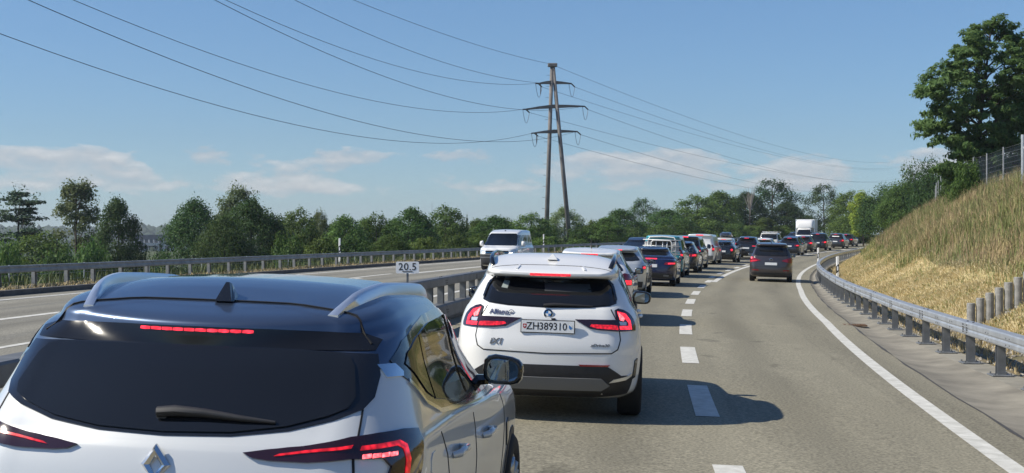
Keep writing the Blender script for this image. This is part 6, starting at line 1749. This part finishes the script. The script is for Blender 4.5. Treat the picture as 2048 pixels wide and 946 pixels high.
# 5 dark blue car behind the van, on its right
c = generic('hatchback', 'dark blue hatchback showing one brake light past the teal van', P_NAVY, 4.2, 1.77, 1.55, zb=1.0); at(c, 1357, 69.5)
# 6 black van
van('black people carrier van with a red light strip along its roof edge', P_BLACK, 5.1, 1.93, 1.80, 76.5, 1366, lower=M['trim'])
# 7 white panel van with red lettering marks along its side
vw = van('white delivery van with red graphics along its side', P_WHITE, 5.2, 1.95, 1.88, 87.5, 1397, glass=False, lower=M['trim_grey'])
M['graphic'] = mat('red_graphic', (.50, .05, .04), .5)
for x0, x1, z0, z1, sk in ((1.3, 1.5, .75, 1.45, .1), (1.62, 1.82, .75, 1.45, .1), (1.95, 2.15, .85, 1.45, .1), (2.3, 2.5, .75, 1.35, .1), (2.65, 2.8, .75, 1.45, .05), (.6, .9, .9, 1.3, .25)):
    vw.panel('side_graphic', [(x0, z0), (x1, z0), (x1 + sk, z1), (x0 + sk, z1)], 'right', M['graphic'], off=.004, step=.1, skirt=.002)
vw.panel('rear_graphic', [(.1, 1.0), (.55, 1.0), (.60, 1.30), (.2, 1.35)], 'rear', P_PALE, off=.004, step=.1, skirt=.002)
# 8 small black hatch with round lights
c = generic('hatchback', 'small black hatchback with round brake lights in front of the white roofed car', P_BLACK, 4.06, 1.72, 1.45, zb=.97, xgt=.62, wroof=.52, third=False, gw=.58,
    tail=[(.64 + .10 * math.cos(a), .84 + .10 * math.sin(a)) for a in np.linspace(0, 2 * math.pi, 13)[:-1]], hot=[(.64 + .075 * math.cos(a), .84 + .075 * math.sin(a)) for a in np.linspace(0, 2 * math.pi, 13)[:-1]], numplate='low')
at(c, 1443, 94.0)
# 9 white car ahead of it, box on its roof
c = generic('estate_car', 'white estate with a dark roof box half hidden by the small black hatchback', P_WHITE, 4.5, 1.82, 1.58, rails=True, zb=1.0); at(c, 1445, 102.5)
rbx = empty('roof_box'); tag(rbx, 'dark roof box on top of the white estate in the queue', 'roof box')
V = []; 
for x, w_, h0, h1 in ((-1.3, .25, .06, .16), (-1.05, .36, .0, .30), (-.2, .40, .0, .36), (.5, .38, .0, .32), (.85, .22, .08, .16)):
    V += [(x, -w_, h0 + .05), (x, -w_ * .9, h0), (x, w_ * .9, h0), (x, w_, h0 + .05), (x, w_ * .95, h1 - .06), (x, w_ * .7, h1), (x, -w_ * .7, h1), (x, -w_ * .95, h1 - .06)]
o = obj('shell', V, [tuple(range(8)), tuple(range(39, 31, -1))] + [(i * 8 + k, i * 8 + 8 + k, i * 8 + 8 + (k + 1) % 8, i * 8 + (k + 1) % 8) for i in range(4) for k in range(8)], P_GREY, rbx, True); auto(o, 50)
for x in (-.6, .4): mb = MB(); mb.box((x, 0, -.02), (.06, 1.1, .04)); mb.obj('crossbar', M['trim'], rbx)
rbx.rotation_euler = c.root.rotation_euler; rbx.location = c.root.location + Vector((0, 0, 1.62))
# 10 dark wagon with wide strip light
c = generic('suv', 'black SUV with roof rails and a thin wide brake light beside the dark minivan', P_BLACK, 4.7, 1.88, 1.68, rails=True, zb=1.05, wroof=.62, trim=.52,
    tail=[(.42, .93), (1.0, .93), (1.04, 1.0), (.5, .99)], hot=[(.46, .945), (.98, .94), (1.0, .985), (.5, .98)]); at(c, 1491, 107.0)
# 11 white small car and 12 off-white off-roader with a rack
c = generic('hatchback', 'small white car half hidden left of the off-white off-roader', P_WHITE, 4.0, 1.70, 1.50, zb=.97, xgt=.45); at(c, 1526, 118.0)
c = generic('offroader', 'boxy off-white off-roader with a flat roof rack over the minivan', P_BEIGE, 4.8, 1.90, 1.90, zb=1.20, wroof=.74, xgt=.20, xgb=.08, sp=.04, rd=.02, trim=.58, cy=.2, gw=.72,
    tail=[(.80, .86), (.98, .86), (.99, 1.06), (.81, 1.06)], hot=[(.82, .88), (.96, .88), (.97, 1.02), (.83, 1.02)], third=False, track=.8, rw=.38, cat='car'); at(c, 1536, 127.0)
mb = MB()
for a, b, cx_, cy_ in ((0, 0, 2.5, .05), (0, .66, 2.5, .04), (0, -.66, 2.5, .04)): mb.box((2.0, b, 1.97), (cx_, cy_, .05))
for k in range(7): mb.box((.85 + k * .38, 0, 1.955), (.05, 1.28, .03))
for x in (1.0, 3.0):
    for y in (.62, -.62): mb.box((x, y, 1.92), (.06, .04, .08))
c.add('roof_rack', mb, M['white_plastic'])
# 13..17 dark cars further on
c = generic('estate_car', 'dark car straight ahead of the minivan roof, its brake light low', P_NAVY, 4.5, 1.82, 1.62, zb=1.0); at(c, 1577, 122.5)
c = generic('hatchback', 'black hatchback squeezed between two dark cars far up the queue', P_BLACK, 4.2, 1.80, 1.60, zb=1.0, hot=[(.60, .80), (.96, .80), (.98, .96), (.64, .95)]); at(c, 1585, 132)
c = generic('hatchback', 'dark grey hatchback below the box truck cab', P_GREY, 4.2, 1.80, 1.58, zb=1.0, hot=[(.66, .80), (.96, .80), (.98, .95), (.68, .94)]); at(c, 1605, 139)
c = generic('people_carrier', 'tall black people carrier in front of the box truck', P_BLACK, 4.8, 1.88, 1.82, zb=1.12, wroof=.70, xgt=.30, sp=.08, cy=.24, gw=.72, hot=[(.70, .80), (.92, .80), (.94, .95), (.74, .95)]); at(c, 1634, 147)
c = generic('suv', 'dark SUV with a pale band in its rear window, last before the grassy bank', P_GREY, 4.6, 1.86, 1.72, zb=1.06, wroof=.66, xgt=.34, sp=.10, gw=.70, hot=[(.72, .86), (.95, .86), (.96, 1.0), (.74, 1.0)])
c.panel('window_sticker', [(-.38, 1.32), (.38, 1.32), (.38, 1.40), (-.38, 1.40)], 'rear', M['white_plastic'], off=.012, step=.1, skirt=.001); at(c, 1670, 158)
c = generic('car', 'dark car mostly hidden by the bank at the head of the queue', P_BLACK, 4.5, 1.82, 1.55, zb=1.0); at(c, 1690, 170)

# the minivan in the right lane
def minivan():
    L, W, H = 4.40, 1.79, 1.66
    rg = std_rings(L, W, H, zb=1.05, zh=1.0, wroof=.66, xgb=.10, xgt=.42, sp=.12, xwb=3.35, xwt=2.5, rear_drop=.03, zbr=1.08, cy=.26)
    c = Car('minivan', 'dark brown minivan alone in the right lane', 'car', rg, P_BROWN, .9, 5, .014, None, L)
    c.panel('rear_glass', [(0, 1.085), (.55, 1.095), (.69, 1.115), (.70, 1.17), (.61, 1.46), (.57, 1.495), (.3, 1.51), (-.3, 1.51), (-.57, 1.495), (-.61, 1.46), (-.70, 1.17), (-.69, 1.115), (-.55, 1.095)], 'rear', M['glass_tint'], off=.008, step=.05)
    ls = c.both('tail_light', [(.42, .90), (.55, .86), (.72, .82), (.92, .80), (.98, .85), (.99, 1.0), (.90, 1.05), (.80, 1.04), (.62, .97)], 'wrap', M['red_lens'], off=.012, step=.04)
    c.panel('brake_segment', [(.82, .96), (.90, .965), (.90, 1.03), (.83, 1.03)], 'wrap', M['brake_hot'], off=.017, step=.04, parent=ls[0], skirt=.004)
    c.panel('light_strip', [(.56, .875), (.90, .83), (.92, .87), (.62, .91)], 'wrap', M['glow'], off=.016, step=.04, parent=ls[0], skirt=.004)
    for sg in (1, -1): c.line('panel_gap', [(sg * .70, 1.08), (sg * .705, .85), (sg * .68, .68), (sg * .60, .64), (0, .635)], 'wrap', .010, M['gap'], step=.06)
    plate(c, 0, .765)
    M['smudge'] = mat('plate_print', (.10, .10, .10), .6)
    p = Vector((c.surf((0, .935), 'rear')[0].x, 0, .935))
    mb = MB(); mb.lathe([(.066, -.008), (.068, .004), (.058, .006), (.056, .0)], 26, 'z'); mb.V = [(p.x - v[2], v[0], p.z + v[1]) for v in mb.V]; bd = c.add('badge', mb, M['chrome'], None, True)
    mb = MB(); mb.disc((p.x - .001, 0, p.z), (-1, 0, 0), .057, .003, 22); c.add('badge_field', mb, M['black_gloss'], bd)
    # two stacked letter strokes inside the ring
    def stroke(pts): mb = MB(); mb.tube([(p.x - .006, a, p.z + b) for a, b in pts], .006, 5); c.add('badge_stroke', mb, M['chrome'], bd)
    stroke([(.022, .050), (0, .008), (-.022, .050)]); stroke([(.048, .018), (.024, -.046), (.0, .002), (-.024, -.046), (-.048, .018)])
    c.panel('rear_bumper', [(-.86, .28), (.86, .28), (.88, .40), (-.88, .40)], 'wrap', M['trim'], off=.008, step=.06)
    c.both('reflector', [(.50, .47), (.76, .48), (.76, .52), (.50, .51)], 'rear', M['red_lens'], off=.012, step=.05)
    c.both('window_surround', [(.50, 1.09), (3.3, 1.06), (2.6, 1.47), (1.6, 1.53), (.66, 1.49)], 'side', M['black_gloss'], off=.004, step=.08)
    side_glass(c, [(.58, .72, 1.0, 1.0), (1.08, 1.06, 2.0, 1.92), (2.08, 2.0, 3.1, 2.5)], 1.11, 1.46, M['glass'], off=.008, step=.08)
    c.panel('windscreen', [(-.66, 1.12), (.66, 1.12), (.54, 1.46), (-.54, 1.46)], 'front', M['glass'], off=.005, step=.08)
    c.both('headlight', [(.45, .72), (.80, .74), (.82, .86), (.50, .84)], 'front', M['lamp'], off=.006, step=.06)
    arches(c, (.86, 3.54), .385, P_BROWN, z=.33); c.wheels((.86, 3.54), .33, .225, .775)
    mirror(c, 2.72, .93, 1.10, .20, .15, P_BROWN)
    roof_rail(c, [(.62, .60, 1.58), (.68, .61, 1.62), (1.2, .62, 1.665), (2.0, .61, 1.65), (2.3, .59, 1.59)], .018, M['black_gloss'])
    mb = MB(); z = c.surf((.6, 0), 'top')[0].z; mb.tube([(.62, 0, z - .01), (.50, 0, z + .16)], [.014, .006], 6); c.add('aerial', mb, M['black'])
    mb = MB(); q = [c.surf((a, b), 'rear')[0] for a, b in ((.02, 1.13), (-.2, 1.125), (-.46, 1.12))]; mb.tube([Vector((v.x - .03, v.y, v.z)) for v in q], [.016, .014, .006], 6); c.add('wiper', mb, M['trim'])
    for sd in ('left', 'right'):
        for x in (1.06, 2.04): c.line('panel_gap', [(x, 1.05), (x, .42)], sd, .010, M['gap'], step=.08)
    for x in (1.35, 2.3):
        for sg in (1, -1):
            h = c.surf((x, .95), 'left' if sg > 0 else 'right')[0]; mb = MB(); mb.box((x, h.y + sg * .012, .95), (.2, .03, .03), bev=.01); c.add('door_handle', mb, P_BROWN)
    return c
mv = minivan(); at(mv, 1541, 59.5, roll=.03)

# ------------------------------------------------------------------ oncoming traffic
def oncoming_van():
    L, W, H = 4.90, 1.90, 1.97
    rg = std_rings(L, W, H, zb=1.16, zh=1.08, wroof=.76, xgb=.06, xgt=.22, sp=.05, xwb=4.12, xwt=3.38, rear_drop=.02, zbr=1.16, cy=.2)
    c = Car('van', 'white van with dark bumper coming the other way', 'van', rg, P_WHITE, .9, 5, .014, 'oncoming traffic', L)
    c.panel('windscreen', [(-.78, 1.19), (.78, 1.19), (.80, 1.23), (.66, 1.74), (.60, 1.77), (-.60, 1.77), (-.66, 1.74), (-.80, 1.23)], 'front', M['glass'], off=.006, step=.05)
    c.both('headlight', [(.55, .80), (.86, .80), (.90, .96), (.84, 1.0), (.56, .93)], 'front', M['lamp'], off=.010, step=.05)
    c.both('daytime_light', [(.58, .815), (.72, .815), (.74, .87), (.60, .87)], 'front', M['lamp_on'], off=.014, step=.04)
    c.panel('grille', [(-.55, .79), (.55, .79), (.55, .945), (-.55, .945)], 'front', M['black_gloss'], off=.008, step=.05)
    c.panel('grille_bar', [(-.54, .84), (.54, .84), (.54, .858), (-.54, .858)], 'front', mat('blue_bar', (.06, .25, .45), .3, metal=.5), off=.014, step=.05)
    c.panel('front_bumper', [(-.88, .26), (.88, .26), (.92, .60), (.86, .77), (-.86, .77), (-.92, .60)], 'front', M['trim'], off=.008, step=.06)
    c.panel('bumper_bar', [(-.84, .60), (.84, .60), (.85, .64), (-.85, .64)], 'front', M['trim_grey'], off=.016, step=.06)
    p = c.surf((0, .875), 'front')[0]; mb = MB(); mb.disc(p, (1, 0, 0), .085, .02, 22); c.add('badge', mb, M['chrome'])
    p = c.surf((0, .47), 'front')[0]; mb = MB(); mb.box((p.x + .014, 0, .47), (.014, .50, .11), bev=.003); c.add('number_plate', mb, M['sign'])
    side_glass(c, [(.45, .46, 1.5, 1.5), (1.62, 1.62, 2.75, 2.72), (2.88, 2.86, 3.95, 3.36)], 1.20, 1.70, M['glass'], off=.007, step=.08)
    for sd in ('left', 'right'):
        for x in (1.56, 2.82, 3.9): c.line('panel_gap', [(x, 1.15), (x, .42)], sd, .010, M['gap'], step=.08)
        c.panel('lower_cladding', [(1.4, .28), (3.5, .28), (3.5, .42), (1.4, .42)], sd, M['trim'], off=.008, step=.1)
    arches(c, (.95, 3.95), .39, z=.34); c.wheels((.95, 3.95), .345, .225, .80)
    mirror(c, 3.62, 1.03, 1.27, .20, .27, P_WHITE)
    mb = MB(); z = c.surf((3.0, 0), 'top')[0].z; mb.box((2.95, 0, z + .015), (.12, .06, .05), bev=.015); c.add('antenna_fin', mb, M['black'])
    c.panel('rear_glass', [(-.7, 1.2), (.7, 1.2), (.6, 1.72), (-.6, 1.72)], 'rear', M['glass_tint'], off=.006, step=.1)
    return c
ov = oncoming_van()
# the front bumper stands at d; the rear is further away
def oncoming(c, px, d, u_for_z, roll=-.012, dyaw=0.0):
    x = (px - 1024) / 2840 * d
    hh = head(d) + math.pi + dyaw
    f = Vector((math.sin(hh), math.cos(hh), 0)); p = Vector((x, d, 0)) - f * c.L
    c.place(p.x, p.y, hh, zp(d) + zu(u_for_z), roll)
oncoming(ov, 993, 67.5, 10.3)
def oncoming_car(label, p, px, d, u, H=1.50, L=4.6, W=1.83, name='car'):
    c = Car(name, label, 'car', std_rings(L, W, H, zb=1.0, wroof=.60, xwb=3.25, xwt=2.5), p, .6, 4, .012, 'oncoming traffic', L)
    c.panel('windscreen', [(-.68, 1.05), (.68, 1.05), (.70, 1.08), (.52, H - .19), (-.52, H - .19), (-.70, 1.08)], 'front', M['glass'], off=.006, step=.07)
    c.both('headlight', [(.45, .70), (.80, .72), (.82, .82), (.50, .80)], 'front', M['lamp'], off=.008, step=.06)
    c.panel('grille', [(-.40, .52), (.40, .52), (.44, .74), (-.44, .74)], 'front', M['black_gloss'], off=.008, step=.06)
    c.panel('front_bumper', [(-.80, .26), (.80, .26), (.84, .44), (-.84, .44)], 'front', M['trim'], off=.008, step=.08)
    side_glass(c, [(.70, .95, 1.65, 1.60), (1.73, 1.68, 3.1, 2.4)], 1.03, H - .165, M['glass'], off=.007, step=.08)
    c.panel('rear_glass', [(-.6, 1.08), (.6, 1.08), (.5, H - .2), (-.5, H - .2)], 'rear', M['glass_tint'], off=.006, step=.1)
    lights_rear(c, [(.6, .8), (1.0, .8), (1.0, .95), (.6, .92)])
    arches(c, (.87, 3.7), .38); c.wheels((.87, 3.7), .33, .21, .78); mirror(c, 2.75, .95, 1.06, .19, .14)
    roof_rail(c, [(.75, .54, H - .08), (.9, .55, H - .01), (2.1, .55, H), (2.3, .53, H - .07)], .018, M['satin'])
    oncoming(c, px, d, u); return c
oncoming_car('dark blue estate coming the other way behind the silver estate', P_NAVY, 1262, 88, 8.5, 1.56)
oncoming_car('dark car coming the other way left of the box truck', P_GREY, 1580, 178, 8.2, 1.60)
def box_truck():
    L = 6.9; rt_ = empty('box_truck'); tag(rt_, 'white box truck with a rounded cab fairing coming the other way', 'truck', 'oncoming traffic')
    P_BOX = mat('box_white', (.66, .66, .63), .5, var=.05, vscale=.6)
    rg = std_rings(2.5, 2.0, 2.30, zb=1.35, zh=1.15, wroof=.78, xgb=.02, xgt=.05, sp=.03, xwb=1.95, xwt=1.15, rear_drop=.02, zbr=1.35, cy=.15)
    c = Car('cab_tmp', 'x', 'x', rg, P_WHITE, .9, 4, .014, None, 2.5)
    c.panel('windscreen', [(-.80, 1.38), (.80, 1.38), (.82, 1.42), (.68, 2.02), (-.68, 2.02), (-.82, 1.42)], 'front', M['glass'], off=.006, step=.07)
    c.both('headlight', [(.58, .82), (.86, .82), (.90, 1.08), (.66, 1.02)], 'front', M['lamp'], off=.010, step=.06)
    c.panel('grille', [(-.55, .72), (.55, .72), (.52, .98), (-.52, .98)], 'front', M['black_gloss'], off=.008, step=.07)
    c.panel('front_bumper', [(-.92, .28), (.92, .28), (.95, .62), (-.95, .62)], 'front', M['trim'], off=.01, step=.08)
    side_glass(c, [(.62, .62, 1.85, 1.15)], 1.40, 2.0, M['glass'], off=.007, step=.08)
    mirror(c, 1.55, 1.16, 1.55, .20, .34)
    c.wheels((1.55,), .36, .23, .86); 
    for ch in list(c.root.children): ch.parent = rt_; ch.location.x += 4.4 - 3.45 + 1.25
    bpy.data.objects.remove(c.root)
    x0, x1, hw, z0, z1 = -3.45, .95, 1.10, .95, 3.25
    mb = MB(); mb.box(((x0 + x1) / 2, 0, (z0 + z1) / 2), (x1 - x0, 2 * hw, z1 - z0), bev=.03); mb.obj('box_body', P_BOX, rt_)
    # fairing over the cab
    V = []
    for x, w_, zt, zb_ in ((.953, 1.04, 3.20, 2.2), (1.35, 1.02, 3.17, 2.2), (1.72, .98, 3.02, 2.2), (1.92, .92, 2.75, 2.2), (2.0, .86, 2.42, 2.2)):
        V += [(x, -w_, zb_), (x, -w_, zt - .22), (x, -w_ + .08, zt - .05), (x, -w_ + .3, zt), (x, w_ - .3, zt), (x, w_ - .08, zt - .05), (x, w_, zt - .22), (x, w_, zb_)]
    F = [(i * 8 + k, i * 8 + 8 + k, i * 8 + 9 + k, i * 8 + 1 + k) for i in range(4) for k in range(7)] + [tuple(range(39, 31, -1))]
    o = obj('cab_fairing', V, F, P_WHITE, rt_, True); auto(o, 50)
    mb = MB(); mb.box(((x0 + x1) / 2, 0, .82), (x1 - x0, .9, .2)); mb.obj('chassis', M['trim'], rt_)
    for sg in (1, -1):
        for ztrim in (z0 + .02, z1 - .02): mb = MB(); mb.box(((x0 + x1) / 2, sg * (hw + .012), ztrim), (x1 - x0, .02, .10)); mb.obj('edge_rail', M['satin'], rt_)
        mb = MB(); mb.box((x1 + .012, sg * (hw - .03), (z0 + z1) / 2), (.02, .08, z1 - z0)); mb.obj('edge_rail', M['satin'], rt_)
    t_, r_ = [WHEEL[k] for k in WHEEL if k[0] == .36 and k[1] == .23][0]
    for sg in (1, -1):
        o = link('wheel', t_, rt_, (-2.1, sg * .88, .36)); q = link('rim', r_, o)
        if sg < 0: q.rotation_euler = (0, 0, math.pi)
    return rt_
bt_ = box_truck()
d = 166; x = (1607 - 1024) / 2840 * d; hh = head(d) + math.pi - .11
p = Vector((x, d, zp(d) + .10)) - Vector((math.sin(hh), math.cos(hh), 0)) * 3.3
bt_.location = p; bt_.rotation_euler = (0, 0, math.pi / 2 - hh)
# ------------------------------------------------------------------ thin summer haze
hz = bpy.data.materials.new('haze'); hz.use_nodes = True
t = hz.node_tree; t.nodes.clear()
pv = t.nodes.new('ShaderNodeVolumePrincipled'); pv.inputs['Color'].default_value = (0.80, 0.88, 0.96, 1); pv.inputs['Density'].default_value = 0.00022; pv.inputs['Anisotropy'].default_value = 0.2
o_ = t.nodes.new('ShaderNodeOutputMaterial'); t.links.new(pv.outputs[0], o_.inputs['Volume'])
mb = MB(); mb.box((0, 0, 25), (6800, 6800, 70)); o = mb.obj('haze', hz); o['kind'] = 'stuff'
